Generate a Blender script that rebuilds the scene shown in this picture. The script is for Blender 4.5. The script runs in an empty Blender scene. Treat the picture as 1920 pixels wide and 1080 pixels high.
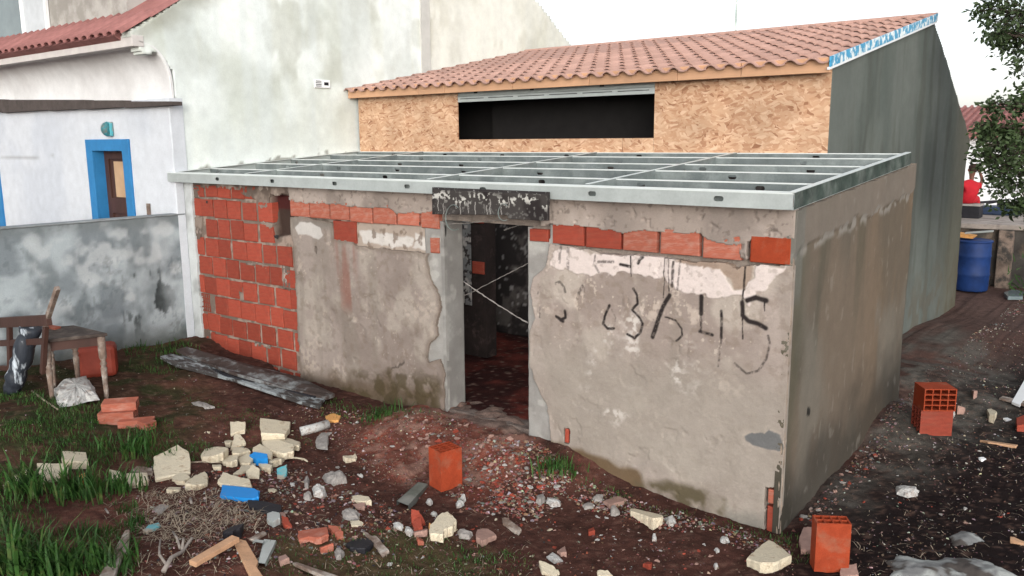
import bpy, math, random
import numpy as np
from mathutils import Matrix, Vector
random.seed(7)
S = bpy.context.scene
C = S.collection
# ------------------------------------------------------------------ camera
CP = np.array([1.93410056, -5.53936395, 2.78472564])
YAW, PITCH, ROLL, FOC = 0.665384962, -0.176266219, -0.00796569605, 1562.27614
def _rot(yaw, pitch, roll):
    cy, sy, cp, sp = math.cos(yaw), math.sin(yaw), math.cos(pitch), math.sin(pitch)
    f = np.array([-sy*cp, cy*cp, sp]); r = np.array([cy, sy, 0.0]); u = np.cross(r, f)
    c, s = math.cos(roll), math.sin(roll)
    return np.array([c*r + s*u, -s*r + c*u, f])
RM = _rot(YAW, PITCH, ROLL)
cam = bpy.data.objects.new('camera', bpy.data.cameras.new('camera')); C.objects.link(cam)
cam.matrix_world = Matrix([[RM[0][i], RM[1][i], -RM[2][i], CP[i]] for i in range(3)] + [[0, 0, 0, 1]])
cam.data.sensor_width = 36; cam.data.lens = FOC/1920*36
cam.data.clip_start = .05; cam.data.clip_end = 2000
S.camera = cam
# ------------------------------------------------------------------ sky, sun, exposure
SUN_EL, SUN_AZ = math.radians(13), math.radians(142)      # azimuth measured from +Y towards +X
w = bpy.data.worlds.new('World'); S.world = w; w.use_nodes = True
nt = w.node_tree; nt.nodes.clear()
sky = nt.nodes.new('ShaderNodeTexSky'); sky.sky_type = 'NISHITA'; sky.sun_disc = False
sky.sun_elevation = SUN_EL; sky.sun_rotation = SUN_AZ; sky.dust_density = 2.5; sky.air_density = 1.0; sky.ozone_density = 1.0
hs = nt.nodes.new('ShaderNodeHueSaturation'); hs.inputs['Saturation'].default_value = .32
mx = nt.nodes.new('ShaderNodeMix'); mx.data_type = 'RGBA'; mx.blend_type = 'MULTIPLY'; mx.inputs[0].default_value = 1
mx.inputs[7].default_value = (.965, 1.0, 1.05, 1)
bg = nt.nodes.new('ShaderNodeBackground'); bg.inputs[1].default_value = 0.15
wo = nt.nodes.new('ShaderNodeOutputWorld')
nt.links.new(sky.outputs[0], hs.inputs['Color']); nt.links.new(hs.outputs[0], mx.inputs[6])
ad = nt.nodes.new('ShaderNodeMix'); ad.data_type = 'RGBA'; ad.blend_type = 'ADD'; ad.inputs[0].default_value = 1; ad.inputs[7].default_value = (1.65, 1.6, 1.5, 1)   # thin bright overcast over the clear sky
nt.links.new(mx.outputs[2], ad.inputs[6]); nt.links.new(ad.outputs[2], bg.inputs[0]); nt.links.new(bg.outputs[0], wo.inputs[0])
sl = bpy.data.lights.new('sun', 'SUN'); sl.energy = .5; sl.angle = math.radians(45); sl.color = (1, .95, .88)
so = bpy.data.objects.new('sun', sl); C.objects.link(so)
sd = Vector((math.sin(SUN_AZ)*math.cos(SUN_EL), math.cos(SUN_AZ)*math.cos(SUN_EL), math.sin(SUN_EL)))
so.rotation_euler = sd.to_track_quat('Z', 'Y').to_euler(); so.location = (0, 30, 20)
S.view_settings.view_transform = 'Standard'; S.view_settings.look = 'None'
S.view_settings.exposure = .72; S.view_settings.gamma = 1; S.view_settings.use_curve_mapping = False

# ------------------------------------------------------------------ measuring helpers: sight lines met with real planes
def ray(x, y):
    d = np.array([(x-960)/FOC, (540-y)/FOC, 1.0]); return RM.T @ d
def on(x, y, ax, v):
    d = ray(x, y); return CP + (v-CP[ax])/d[ax]*d
def zz(x0, y0, s, pts): return [(x0+a/s, y0+b/s) for a, b in pts]
def W(pts, Y=0.0):
    r = [on(x, y, 1, Y) for x, y in pts]; return [(p[0], p[2]) for p in r]
def X_(pts, X=0.0):
    r = [on(x, y, 0, X) for x, y in pts]; return [(p[1], p[2]) for p in r]

# ------------------------------------------------------------------ noise on arrays
def _h(i, j, s):
    n = (i*374761393 + j*668265263 + s*974634777) & 0xffffffff
    n = ((n ^ (n >> 13))*1274126177) & 0xffffffff
    return ((n ^ (n >> 16)) & 0xffff)/65535.0
def vn(x, y, s=0):
    xi = np.floor(x).astype(np.int64); yi = np.floor(y).astype(np.int64)
    fx = x-xi; fy = y-yi; fx = fx*fx*(3-2*fx); fy = fy*fy*(3-2*fy)
    a = _h(xi, yi, s); b = _h(xi+1, yi, s); c = _h(xi, yi+1, s); d = _h(xi+1, yi+1, s)
    return (a*(1-fx)+b*fx)*(1-fy) + (c*(1-fx)+d*fx)*fy
def fbm(x, y, f=1.0, o=4, s=0, fy=None):
    fy = f if fy is None else fy
    r = 0; a = .5; t = 0
    for k in range(o):
        r = r + a*vn(x*f*2**k+17.3*k, y*fy*2**k-9.1*k, s+k*31); t += a; a *= .5
    return r/t
def sstep(a, b, x):
    t = np.clip((x-a)/(b-a), 0, 1); return t*t*(3-2*t)
def inpoly(x, y, P):
    ins = np.zeros(np.shape(x), bool); n = len(P)
    for i in range(n):
        x0, y0 = P[i]; x1, y1 = P[(i+1) % n]
        if y0 == y1: continue
        c = ((y0 > y) != (y1 > y)) & (x < (x1-x0)*(y-y0)/(y1-y0)+x0)
        ins ^= c
    return ins
def dseg(x, y, P, closed=True):
    d = np.full(np.shape(x), 1e9); n = len(P)
    for i in range(n if closed else n-1):
        x0, y0 = P[i]; x1, y1 = P[(i+1) % n]
        vx, vy = x1-x0, y1-y0; L = vx*vx+vy*vy+1e-12
        t = np.clip(((x-x0)*vx+(y-y0)*vy)/L, 0, 1)
        d = np.minimum(d, np.hypot(x-x0-t*vx, y-y0-t*vy))
    return d
def pmask(x, y, P, soft=.02, warp=.03, s=0, f=9):
    if warp:
        x = x + (fbm(x, y, f, 3, s)-.5)*2*warp; y = y + (fbm(x, y, f, 3, s+5)-.5)*2*warp
    d = dseg(x, y, P)*np.where(inpoly(x, y, P), 1, -1)
    return sstep(-soft, soft, d)
def mixc(c, col, m):
    m = np.asarray(m)[..., None]; return c*(1-m) + np.array(col)*m
def warped(a, b, k=.03, s=0, f=9): return a+(fbm(a, b, f, 4, s)-.5)*k, b+(fbm(a, b, f, 4, s+9)-.5)*k
def lin(r, g, b, k=1.0):
    f = lambda v: ((v/255+.055)/1.055)**2.4 if v > 10 else v/255/12.92
    return (f(r)*k, f(g)*k, f(b)*k)

# ------------------------------------------------------------------ materials
def mat(name, base, rough=.85, metal=0, var=.25, vs=6, c2=None, c2s=3, bump=.3, bs=40, attr=False, rnd=0, spec=.3, fine=.0, c2lo=.45, c2hi=.6, stretch=None):
    m = bpy.data.materials.new(name); m.use_nodes = True; n = m.node_tree; n.nodes.clear(); L = n.links.new
    out = n.nodes.new('ShaderNodeOutputMaterial'); b = n.nodes.new('ShaderNodeBsdfPrincipled'); L(b.outputs[0], out.inputs[0])
    b.inputs['Roughness'].default_value = rough; b.inputs['Metallic'].default_value = metal
    b.inputs['Specular IOR Level'].default_value = spec
    tc = n.nodes.new('ShaderNodeTexCoord'); co = tc.outputs['Object']
    if stretch:
        mp = n.nodes.new('ShaderNodeMapping'); mp.inputs['Scale'].default_value = stretch; L(co, mp.inputs[0]); co = mp.outputs[0]
    if attr:
        a = n.nodes.new('ShaderNodeAttribute'); a.attribute_name = 'Col'; cur = a.outputs['Color']
    else:
        a = n.nodes.new('ShaderNodeRGB'); a.outputs[0].default_value = (*base, 1); cur = a.outputs[0]
    def noise(sc, det=5):
        t = n.nodes.new('ShaderNodeTexNoise'); t.inputs['Scale'].default_value = sc; t.inputs['Detail'].default_value = det
        t.inputs['Roughness'].default_value = .65; L(co, t.inputs['Vector']); return t.outputs['Fac']
    if c2:
        r = n.nodes.new('ShaderNodeMapRange'); r.inputs[1].default_value = c2lo; r.inputs[2].default_value = c2hi; L(noise(c2s), r.inputs[0])
        x = n.nodes.new('ShaderNodeMix'); x.data_type = 'RGBA'; L(r.outputs[0], x.inputs[0]); L(cur, x.inputs[6]); x.inputs[7].default_value = (*c2, 1); cur = x.outputs[2]
    def mul(fac, lo, hi, a0=.3, a1=.7):
        nonlocal cur
        r = n.nodes.new('ShaderNodeMapRange'); r.inputs[1].default_value = a0; r.inputs[2].default_value = a1
        r.inputs[3].default_value = lo; r.inputs[4].default_value = hi; L(fac, r.inputs[0])
        x = n.nodes.new('ShaderNodeVectorMath'); x.operation = 'SCALE'; L(cur, x.inputs[0]); L(r.outputs[0], x.inputs['Scale']); cur = x.outputs[0]
    if var: mul(noise(vs), 1-var, 1+var)
    if fine: mul(noise(vs*14, 3), 1-fine, 1+fine)
    if rnd:
        oi = n.nodes.new('ShaderNodeObjectInfo'); mul(oi.outputs['Random'], 1-rnd, 1+rnd, 0, 1)
    L(cur, b.inputs['Base Color'])
    if bump:
        bp = n.nodes.new('ShaderNodeBump'); bp.inputs['Strength'].default_value = bump; bp.inputs['Distance'].default_value = .01
        L(noise(bs, 6), bp.inputs['Height']); L(bp.outputs[0], b.inputs['Normal'])
    return m
def osb_mat():
    m = bpy.data.materials.new('oriented_strand_board'); m.use_nodes = True; n = m.node_tree; n.nodes.clear(); L = n.links.new
    out = n.nodes.new('ShaderNodeOutputMaterial'); b = n.nodes.new('ShaderNodeBsdfPrincipled'); L(b.outputs[0], out.inputs[0])
    b.inputs['Roughness'].default_value = .75; b.inputs['Specular IOR Level'].default_value = .25
    tc = n.nodes.new('ShaderNodeTexCoord'); cur = None; hts = None
    for k, (ang, sx, sy) in enumerate([(.25, 8, 22), (-.75, 11, 30), (1.15, 11, 30), (.7, 14, 44), (-.2, 16, 50)]):
        mp = n.nodes.new('ShaderNodeMapping'); mp.inputs['Rotation'].default_value = (0, ang, 0); mp.vector_type = 'TEXTURE'; mp.inputs['Scale'].default_value = (1/sx, 1, 1/sy); mp.inputs['Location'].default_value = (k*3.1, 0, k*7.7)
        nz = n.nodes.new('ShaderNodeTexNoise'); nz.inputs['Scale'].default_value = 5; L(tc.outputs['Object'], nz.inputs['Vector'])
        ad = n.nodes.new('ShaderNodeMix'); ad.data_type = 'RGBA'; ad.blend_type = 'ADD'; ad.inputs[0].default_value = .12; L(tc.outputs['Object'], ad.inputs[6]); L(nz.outputs['Color'], ad.inputs[7])
        L(ad.outputs[2], mp.inputs[0])
        v = n.nodes.new('ShaderNodeTexVoronoi'); v.voronoi_dimensions = '3D'; v.inputs['Scale'].default_value = 1; L(mp.outputs[0], v.inputs['Vector'])
        s = n.nodes.new('ShaderNodeSeparateColor'); L(v.outputs['Color'], s.inputs[0])
        if cur is None: cur = s.outputs[0]
        else:
            t = n.nodes.new('ShaderNodeMath'); t.operation = 'GREATER_THAN'; t.inputs[1].default_value = .5; L(s.outputs[1], t.inputs[0])
            x = n.nodes.new('ShaderNodeMix'); L(t.outputs[0], x.inputs[0]); L(cur, x.inputs[2]); L(s.outputs[0], x.inputs[3]); cur = x.outputs[0]
    r = n.nodes.new('ShaderNodeValToRGB'); e = r.color_ramp.elements
    e[0].position = 0; e[0].color = (.26, .12, .065, 1); e[1].position = 1; e[1].color = (.60, .41, .28, 1)
    for p, c in [(.08, (.38, .205, .12, 1)), (.35, (.47, .28, .17, 1)), (.7, (.51, .33, .21, 1))]:
        q = e.new(p); q.color = c
    L(cur, r.inputs[0]); nz = n.nodes.new('ShaderNodeTexNoise'); nz.inputs['Scale'].default_value = 2.5; L(tc.outputs['Object'], nz.inputs['Vector'])
    mr = n.nodes.new('ShaderNodeMapRange'); mr.inputs[1].default_value = .3; mr.inputs[2].default_value = .7; mr.inputs[3].default_value = .85; mr.inputs[4].default_value = 1.1; L(nz.outputs[0], mr.inputs[0])
    sc = n.nodes.new('ShaderNodeVectorMath'); sc.operation = 'SCALE'; L(r.outputs[0], sc.inputs[0]); L(mr.outputs[0], sc.inputs['Scale']); L(sc.outputs[0], b.inputs['Base Color'])
    bp = n.nodes.new('ShaderNodeBump'); bp.inputs['Strength'].default_value = .4; bp.inputs['Distance'].default_value = .004; L(cur, bp.inputs['Height']); L(bp.outputs[0], b.inputs['Normal'])
    return m
M = {}
M['wall'] = mat('weathered_render', (1, 1, 1), attr=True, rough=.92, var=.07, vs=7, fine=.06, bump=.28, bs=50, spec=.15)
M['ground'] = mat('bare_earth', (1, 1, 1), attr=True, rough=.95, var=.3, vs=9, fine=.35, bump=.9, bs=45, spec=.1)
M['chips'] = mat('rubble', (1, 1, 1), attr=True, rough=.9, var=.15, vs=30, bump=.2, spec=.15)
M['brick'] = mat('fired_clay', (.265, .050, .030), rough=.8, var=.16, vs=8, c2=(.24, .07, .048), c2s=5, c2lo=.5, c2hi=.75, bump=.4, bs=30, rnd=.22, spec=.2, stretch=(1, 1, 4))
M['brickp'] = mat('dusty_clay', (.34, .105, .068), rough=.88, var=.15, vs=10, c2=(.38, .21, .165), c2s=7, c2lo=.48, c2hi=.72, bump=.4, bs=30, rnd=.16, spec=.15, stretch=(1, 1, 4))
M['brickn'] = mat('new_clay', (.27, .044, .017), rough=.85, var=.18, vs=9, fine=.08, c2=(.24, .085, .05), c2s=7, c2lo=.52, c2hi=.72, bump=.35, bs=50, rnd=.1, spec=.15)
M['mortar'] = mat('mortar', (.22, .185, .16), rough=.95, var=.3, vs=14, fine=.2, bump=.6, bs=50, spec=.1)
M['conc'] = mat('concrete', (.30, .28, .265), rough=.93, var=.2, vs=5, fine=.12, bump=.4, bs=50, spec=.15)
M['steel'] = mat('galvanised_steel', (.42, .455, .445), rough=.42, metal=.35, var=.12, vs=5, fine=.05, bump=.05, bs=12, spec=.5)
M['steelj'] = mat('shaded_galvanised_steel', (.155, .18, .18), rough=.5, metal=.35, var=.2, vs=4, fine=.08, c2=(.23, .26, .255), c2s=3, bump=.05, bs=12, spec=.4)  # joist webs: same steel, colour darkened to look shaded
M['steelf'] = mat('lit_galvanised_steel', (.64, .68, .67), rough=.45, metal=.15, var=.06, vs=5, bump=0, spec=.5)  # flanges: same steel, colour lightened to look lit from above
M['steeld'] = mat('dull_galvanised_steel', (.20, .24, .22), rough=.35, metal=.7, var=.3, vs=5, c2=(.3, .33, .32), bump=.05, bs=12, spec=.5)
M['tile'] = mat('roof_clay', (.38, .235, .195), rough=.8, var=.1, vs=5, fine=.06, bump=.15, bs=60, rnd=.12, spec=.2)
M['tileo'] = mat('old_roof_clay', (.27, .12, .11), rough=.85, var=.25, vs=4, bump=.2, rnd=.15, spec=.2)
M['clay_board'] = mat('clay_board', (.47, .275, .165), rough=.85, var=.1, vs=4, bump=.1, rnd=.08)
M['osb'] = osb_mat()
M['blue'] = mat('blue_paint', (.025, .17, .38), rough=.6, var=.12, vs=5, bump=.1)
M['bluef'] = mat('peeling_blue_membrane', (.06, .30, .50), rough=.6, var=.15, vs=8, c2=(.75, .8, .8), c2s=9, c2lo=.48, c2hi=.56, bump=.3)
M['white'] = mat('white_paint', (.78, .79, .80), rough=.7, var=.04, vs=3, bump=.08, bs=20)
M['wood'] = mat('dark_varnished_wood', (.055, .026, .02), rough=.55, var=.3, vs=6, bump=.2, bs=30, stretch=(1, 1, .2))
M['pine'] = mat('raw_pine', (.46, .27, .16), rough=.8, var=.2, vs=8, fine=.1, bump=.2, bs=30)
M['oldwood'] = mat('weathered_wood', (.17, .12, .095), rough=.85, var=.4, vs=10, c2=(.33, .30, .27), c2s=12, c2lo=.45, c2hi=.7, bump=.5, bs=40)
M['plank'] = mat('dirty_plank', (.045, .032, .028), rough=.75, var=.3, vs=7, c2=(.20, .215, .22), c2s=5, c2lo=.5, c2hi=.68, bump=.5, bs=40)
M['paleplank'] = mat('dirty_pale_plank', (.045, .040, .038), rough=.75, var=.3, vs=9, c2=(.24, .265, .275), c2s=6, c2lo=.47, c2hi=.56, bump=.6, bs=40, stretch=(1, 2.6, 1))
M['soot'] = mat('soot_black', (.018, .012, .011), rough=.9, var=.5, vs=4, c2=(.06, .04, .036), c2s=9, c2lo=.55, c2hi=.75, bump=.4, bs=30)
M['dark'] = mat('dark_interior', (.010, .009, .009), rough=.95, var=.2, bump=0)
M['slate'] = mat('black_slate', (.026, .022, .022), rough=.6, var=.3, vs=12, c2=(.42, .42, .41), c2s=42, c2lo=.60, c2hi=.66, bump=.5, bs=60)
M['floor'] = mat('red_dust_floor', (.10, .034, .028), rough=.85, var=.35, vs=4, fine=.3, c2=(.10, .05, .045), c2s=2, bump=.5, bs=40)
M['foam'] = mat('cream_foam', (.58, .51, .385), rough=.95, var=.12, vs=14, fine=.12, bump=.9, bs=60, rnd=.10, c2=(.30, .215, .14), c2s=13, c2lo=.56, c2hi=.72)
M['foamo'] = mat('aged_orange_foam', (.60, .30, .10), rough=.9, var=.15, vs=20, bump=.4, bs=70)
M['bright_blue'] = mat('bright_blue_sheet', (.008, .19, .52), rough=.5, var=.05, bump=.05)
M['pwhite'] = mat('white_plaster', (.44, .435, .42), rough=.92, var=.2, vs=14, fine=.15, bump=.8, bs=40, c2=(.20, .15, .125), c2s=16, c2lo=.5, c2hi=.68)
M['pgrey'] = mat('grey_cement_lump', (.25, .23, .215), rough=.95, var=.25, vs=14, bump=.6, bs=40)
M['ppink'] = mat('pale_pink_plaster', (.32, .20, .165), rough=.95, var=.2, vs=14, bump=.5, bs=40)
M['rock'] = mat('pale_rock', (.17, .17, .165), rough=.95, var=.45, vs=6, fine=.2, c2=(.34, .35, .34), c2s=6, c2lo=.45, c2hi=.62, bump=.8, bs=25)
M['black'] = mat('black_plastic', (.012, .012, .016), rough=.6, var=.3, vs=14, bump=.3, bs=20)
M['bluebarrel'] = mat('blue_plastic', (.008, .032, .13), rough=.6, var=.3, vs=5, bump=.05)
M['teal'] = mat('teal_glass', (.08, .36, .42), rough=.3, var=.15, vs=12, bump=0, c2=(.3, .25, .2), c2s=9)
M['glass'] = mat('window_glass', (.16, .20, .21), rough=.12, var=.15, vs=2, bump=0, spec=.6)
M['curtain'] = mat('tan_curtain', (.42, .28, .17), rough=.7, var=.15, vs=3, bump=0)
M['skin'] = mat('brown_skin', (.14, .06, .04), rough=.6, var=.05, bump=0)
M['red'] = mat('red_cloth', (.42, .012, .022), rough=.85, var=.15, vs=9, bump=.2, bs=20)
M['wire'] = mat('plaster_crusted_wire', (.20, .185, .17), rough=.9, var=.4, vs=20, bump=.5)
M['leaf'] = mat('tree_leaf', (.045, .072, .026), rough=.6, var=.35, vs=3, bump=0, spec=.4)
M['bark'] = mat('bark', (.09, .07, .055), rough=.95, var=.3, vs=8, bump=.8, bs=30)
M['grass'] = mat('grass_blade', (.028, .080, .015), rough=.6, var=.5, vs=7, c2=(.075, .085, .025), c2s=9, c2lo=.5, c2hi=.7, bump=0, spec=.3, rnd=.1)
M['drygrass'] = mat('dry_stalk', (.30, .24, .18), rough=.9, var=.35, vs=15, bump=0)

# ------------------------------------------------------------------ mesh builders and object bookkeeping
class MB:
    def __init__(s): s.v = []; s.f = []
    def add(s, vs, fs):
        o = len(s.v); s.v += [tuple(map(float, q)) for q in vs]; s.f += [tuple(o+i for i in f) for f in fs]; return s
    def box(s, x0, x1, y0, y1, z0, z1):
        return s.add([(x, y, z) for z in (z0, z1) for y in (y0, y1) for x in (x0, x1)],
              [(0, 2, 3, 1), (4, 5, 7, 6), (0, 1, 5, 4), (2, 6, 7, 3), (0, 4, 6, 2), (1, 3, 7, 5)])
    def prism(s, P, d, fn):      # P: 2D polygon, d: (d0,d1) along the third axis, fn(a,b,t)->xyz
        n = len(P)
        return s.add([fn(a, b, d[0]) for a, b in P]+[fn(a, b, d[1]) for a, b in P],
              [tuple(range(n))[::-1], tuple(range(n, 2*n))]+[(i, (i+1) % n, (i+1) % n+n, i+n) for i in range(n)])
    def tube(s, pts, rad, n=8, cap=True):
        pts = [Vector(q) for q in pts]; rad = rad if hasattr(rad, '__len__') else [rad]*len(pts)
        o = len(s.v); up = None
        for i, q in enumerate(pts):
            t = (pts[min(i+1, len(pts)-1)]-pts[max(i-1, 0)]).normalized()
            if up is None: up = t.orthogonal().normalized()
            up = (up-t*up.dot(t)).normalized(); sd_ = t.cross(up)
            for k in range(n):
                a = 2*math.pi*k/n; s.v.append(tuple(q+(up*math.cos(a)+sd_*math.sin(a))*rad[i]))
        for i in range(len(pts)-1):
            for k in range(n):
                a = o+i*n+k; b = o+i*n+(k+1) % n; s.f.append((a, b, b+n, a+n))
        if cap: s.f.append(tuple(o+k for k in range(n))[::-1]); s.f.append(tuple(o+(len(pts)-1)*n+k for k in range(n)))
        return s
    def lathe(s, prof, n=20, c=(0, 0, 0)):
        o = len(s.v)
        for r, z in prof:
            for k in range(n):
                a = 2*math.pi*k/n; s.v.append((c[0]+r*math.cos(a), c[1]+r*math.sin(a), c[2]+z))
        for i in range(len(prof)-1):
            for k in range(n):
                a = o+i*n+k; b = o+i*n+(k+1) % n; s.f.append((a, b, b+n, a+n))
        s.f.append(tuple(o+k for k in range(n))[::-1]); s.f.append(tuple(o+(len(prof)-1)*n+k for k in range(n)))
        return s
    def mesh(s, name='mesh', smooth=False):
        m = bpy.data.meshes.new(name); m.from_pydata(s.v, [], s.f); m.update()
        if smooth: m.polygons.foreach_set('use_smooth', [True]*len(m.polygons))
        return m
def link(name, me, m, parent=None, loc=None, rot=None, bevel=0):
    o = bpy.data.objects.new(name, me); C.objects.link(o)
    if m is not None and not me.materials: me.materials.append(m)
    if parent is not None:
        o.parent = parent
        o.matrix_parent_inverse = Matrix.Translation(-parent.get('_o', Vector(parent.location)) if False else Vector((0, 0, 0)))
    if loc is not None: o.location = loc
    if rot is not None: o.rotation_euler = rot
    if bevel:
        b = o.modifiers.new('bevel', 'BEVEL'); b.width = bevel; b.segments = 2; b.limit_method = 'ANGLE'
    return o
def tag(o, label, cat, group=None):
    o['label'] = label; o['category'] = cat
    if group: o['group'] = group
    return o
def thing(name, label, cat, loc=(0, 0, 0), rz=0, group=None):
    o = bpy.data.objects.new(name, None); C.objects.link(o); o.location = loc; o.rotation_euler = (0, 0, rz); o.empty_display_size = .1
    return tag(o, label, cat, group)
def part(name, mb, m, parent, smooth=False, bevel=0, loc=None, rot=None):
    """mesh given in world coordinates; shifted into its parent's frame"""
    me = mb if isinstance(mb, bpy.types.Mesh) else mb.mesh(name, smooth)
    o = link(name, me, M[m] if isinstance(m, str) else m, parent, None, rot, bevel)
    off = Vector((0, 0, 0)); q = parent
    while q is not None: off = off + q.location; q = q.parent
    o.location = (Vector(loc) if loc is not None else Vector((0, 0, 0))) - off
    return o
def solo(name, mb, m, label, cat, group=None, smooth=False, bevel=0):
    """a thing that is one mesh; origin moved to the middle of its base"""
    v = np.array(mb.v); c = np.array([(v[:, 0].min()+v[:, 0].max())/2, (v[:, 1].min()+v[:, 1].max())/2, v[:, 2].min()])
    mb.v = [tuple(q-c) for q in v]
    o = link(name, mb.mesh(name, smooth), M[m] if isinstance(m, str) else m, None, tuple(c), None, bevel)
    return tag(o, label, cat, group)

def sheet(name, a0, a1, b0, b1, res, fn, mask=None, colf=None, disp=None, thick=.03, smooth=True, rb=None):
    """a rendered wall face as a real relief: grid in (a,b), fn(a,b,d)->xyz where d is depth towards the viewer"""
    rb = rb or res
    na = max(2, int(round((a1-a0)/res))+1); nb = max(2, int(round((b1-b0)/rb))+1)
    A, B = np.meshgrid(np.linspace(a0, a1, na), np.linspace(b0, b1, nb), indexing='ij')
    D = disp(A, B) if disp else np.zeros_like(A)
    col = colf(A, B) if colf else np.full(A.shape+(3,), .5)
    if mask is None: mk = np.ones((na-1, nb-1), bool)
    else:
        ca = (A[:-1, :-1]+A[1:, 1:])/2; cb = (B[:-1, :-1]+B[1:, 1:])/2; mk = mask(ca, cb)
    idx = np.arange(na*nb).reshape(na, nb)
    q = np.stack([idx[:-1, :-1], idx[1:, :-1], idx[1:, 1:], idx[:-1, 1:]], -1)[mk]
    P = np.stack(fn(A, B, D), -1).reshape(-1, 3); Pb = np.stack(fn(A, B, np.full_like(A, -thick)), -1).reshape(-1, 3)
    # skirts along open edges
    pad = np.zeros((na+1, nb+1), bool); pad[1:-1, 1:-1] = mk; sk = []
    N = na*nb
    m0 = pad[1:-1, 1:-1]
    for (da, db, e0, e1) in (((-1, 0, (0, 1), (0, 0))), (1, 0, (1, 0), (1, 1)), (0, -1, (0, 0), (1, 0)), (0, 1, (1, 1), (0, 1))):
        nb_ = pad[1+da:na+da, 1+db:nb+db]; ed = m0 & ~nb_; ii, jj = np.nonzero(ed)
        p0 = idx[ii+e0[0], jj+e0[1]]; p1 = idx[ii+e1[0], jj+e1[1]]
        sk.append(np.stack([p0, p0+N, p1+N, p1], -1))
    F = np.concatenate([q]+sk); V = np.concatenate([P, Pb]); Cc = np.concatenate([col.reshape(-1, 3)]*2)
    used, inv = np.unique(F, return_inverse=True); F = inv.reshape(F.shape); V = V[used]; Cc = Cc[used]
    me = bpy.data.meshes.new(name)
    me.vertices.add(len(V)); me.vertices.foreach_set('co', V.astype(np.float32).ravel())
    me.loops.add(F.size); me.loops.foreach_set('vertex_index', F.astype(np.int32).ravel())
    me.polygons.add(len(F)); me.polygons.foreach_set('loop_start', np.arange(0, F.size, 4, dtype=np.int32))
    me.update(calc_edges=True)
    at = me.attributes.new('Col', 'FLOAT_COLOR', 'POINT')
    at.data.foreach_set('color', np.concatenate([np.clip(Cc, 0, 1), np.ones((len(Cc), 1))], 1).astype(np.float32).ravel())
    if smooth:
        sm = np.zeros(len(F), bool); sm[:len(q)] = True; me.polygons.foreach_set('use_smooth', sm)
    return me
FY = lambda Y: (lambda a, b, d: (a, Y-d, b))            # face looking towards -Y, (a,b) = (x,z)
FX = lambda X: (lambda a, b, d: (X+d, a, b))            # face looking towards +X, (a,b) = (y,z)

# ------------------------------------------------------------------ terrain
GP = [(0, 0, .0), (-2.25, 0, .24), (-2.7, -.1, .28), (-3.2, 0, .26), (-4.3, -.1, .20), (-5.4, 0, .20), (-6.4, -.05, .30), (-7.35, 0, .40), (-7.4, -1.1, .42), (-7.4, -2.2, .45),
      (-6.5, -2.5, .40), (-5.5, -1.2, .24), (-6.3, -1, .33), (-7, -4, .35), (-4, -2.5, .14), (-3.5, -1.2, .08), (-2.4, -.95, .02), (-1.2, -.8, -.01), (-1, -2, 0), (-4.5, -4, .2), (.5, -2, .03),
      (1, 1, .0), (.15, 1.5, .05), (.15, 2.8, .22), (-.5, 4, .24), (-.55, 6, .14), (0.5, 3, .02), (-.7, 10, -.04), (1, 6, .0), (2.5, 3, 0), (3, -1, .05), (2, -4, .1), (0, 14, 0), (5, 8, 0), (-5, 14, 0), (-12, -3, .4), (-12, 3, .4), (8, 0, 0), (0, 20, 0)]
GPa = np.array(GP)
def gz(x, y):
    x = np.asarray(x, float); y = np.asarray(y, float)
    num = np.zeros(x.shape); den = np.full(x.shape, 1e-9)
    for a, b, c in GPa:
        d2 = (x-a)**2+(y-b)**2; wt = 1/(d2+.05)**2; num += wt*c; den += wt
    return num/den
MP = [tuple(on(a, b, 2, .13)[:2]) for a, b in [(650, 840), (710, 795), (800, 775), (900, 785), (1000, 815), (1000, 850), (950, 890), (890, 930), (760, 890)]]
MBX = (min(p[0] for p in MP)-.4, max(p[0] for p in MP)+.4, min(p[1] for p in MP)-.4, max(p[1] for p in MP)+.4)
def mound(x, y):
    if np.size(x) == 1 and not (MBX[0] < float(np.ravel(x)[0]) < MBX[1] and MBX[2] < float(np.ravel(y)[0]) < MBX[3]): return 0.0, 0.0
    mm = pmask(x, y, MP, .14, .12, 41, 4)
    return mm, mm*(.035*fbm(x, y, 5, 4, 22)+.020*(fbm(x, y, 22, 3, 23)-.5)+.016*sstep(.5, .58, fbm(x, y, 7, 4, 78)))
def gdetail(x, y):
    near = 1/(1+((x+2)**2+(y)**2)/400)
    return ((fbm(x, y, 2.2, 4, 3)-.5)*.05 + (fbm(x, y, 16, 3, 8)-.5)*.030)*near + mound(x, y)[1]
def gh(x, y): return float(gz(x, y)+gdetail(np.array([x]), np.array([y]))[0])
def G(px, py, dz=0.0):
    z = 0.1
    for _ in range(7):
        p = on(px, py, 2, z+dz); z = .35*z+.65*gh(p[0], p[1])
    p = on(px, py, 2, z+dz); return Vector((p[0], p[1], z+dz))
def axis(lo, hi, step, far0, far1, gr=1.18):
    c = list(np.arange(lo, hi+1e-6, step)); s = step; v = hi
    while v < far1: s = min(s*gr, 30); v += s; c.append(v)
    s = step; v = lo; l = []
    while v > far0: s = min(s*gr, 30); v -= s; l.append(v)
    return np.array(l[::-1]+c)
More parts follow.
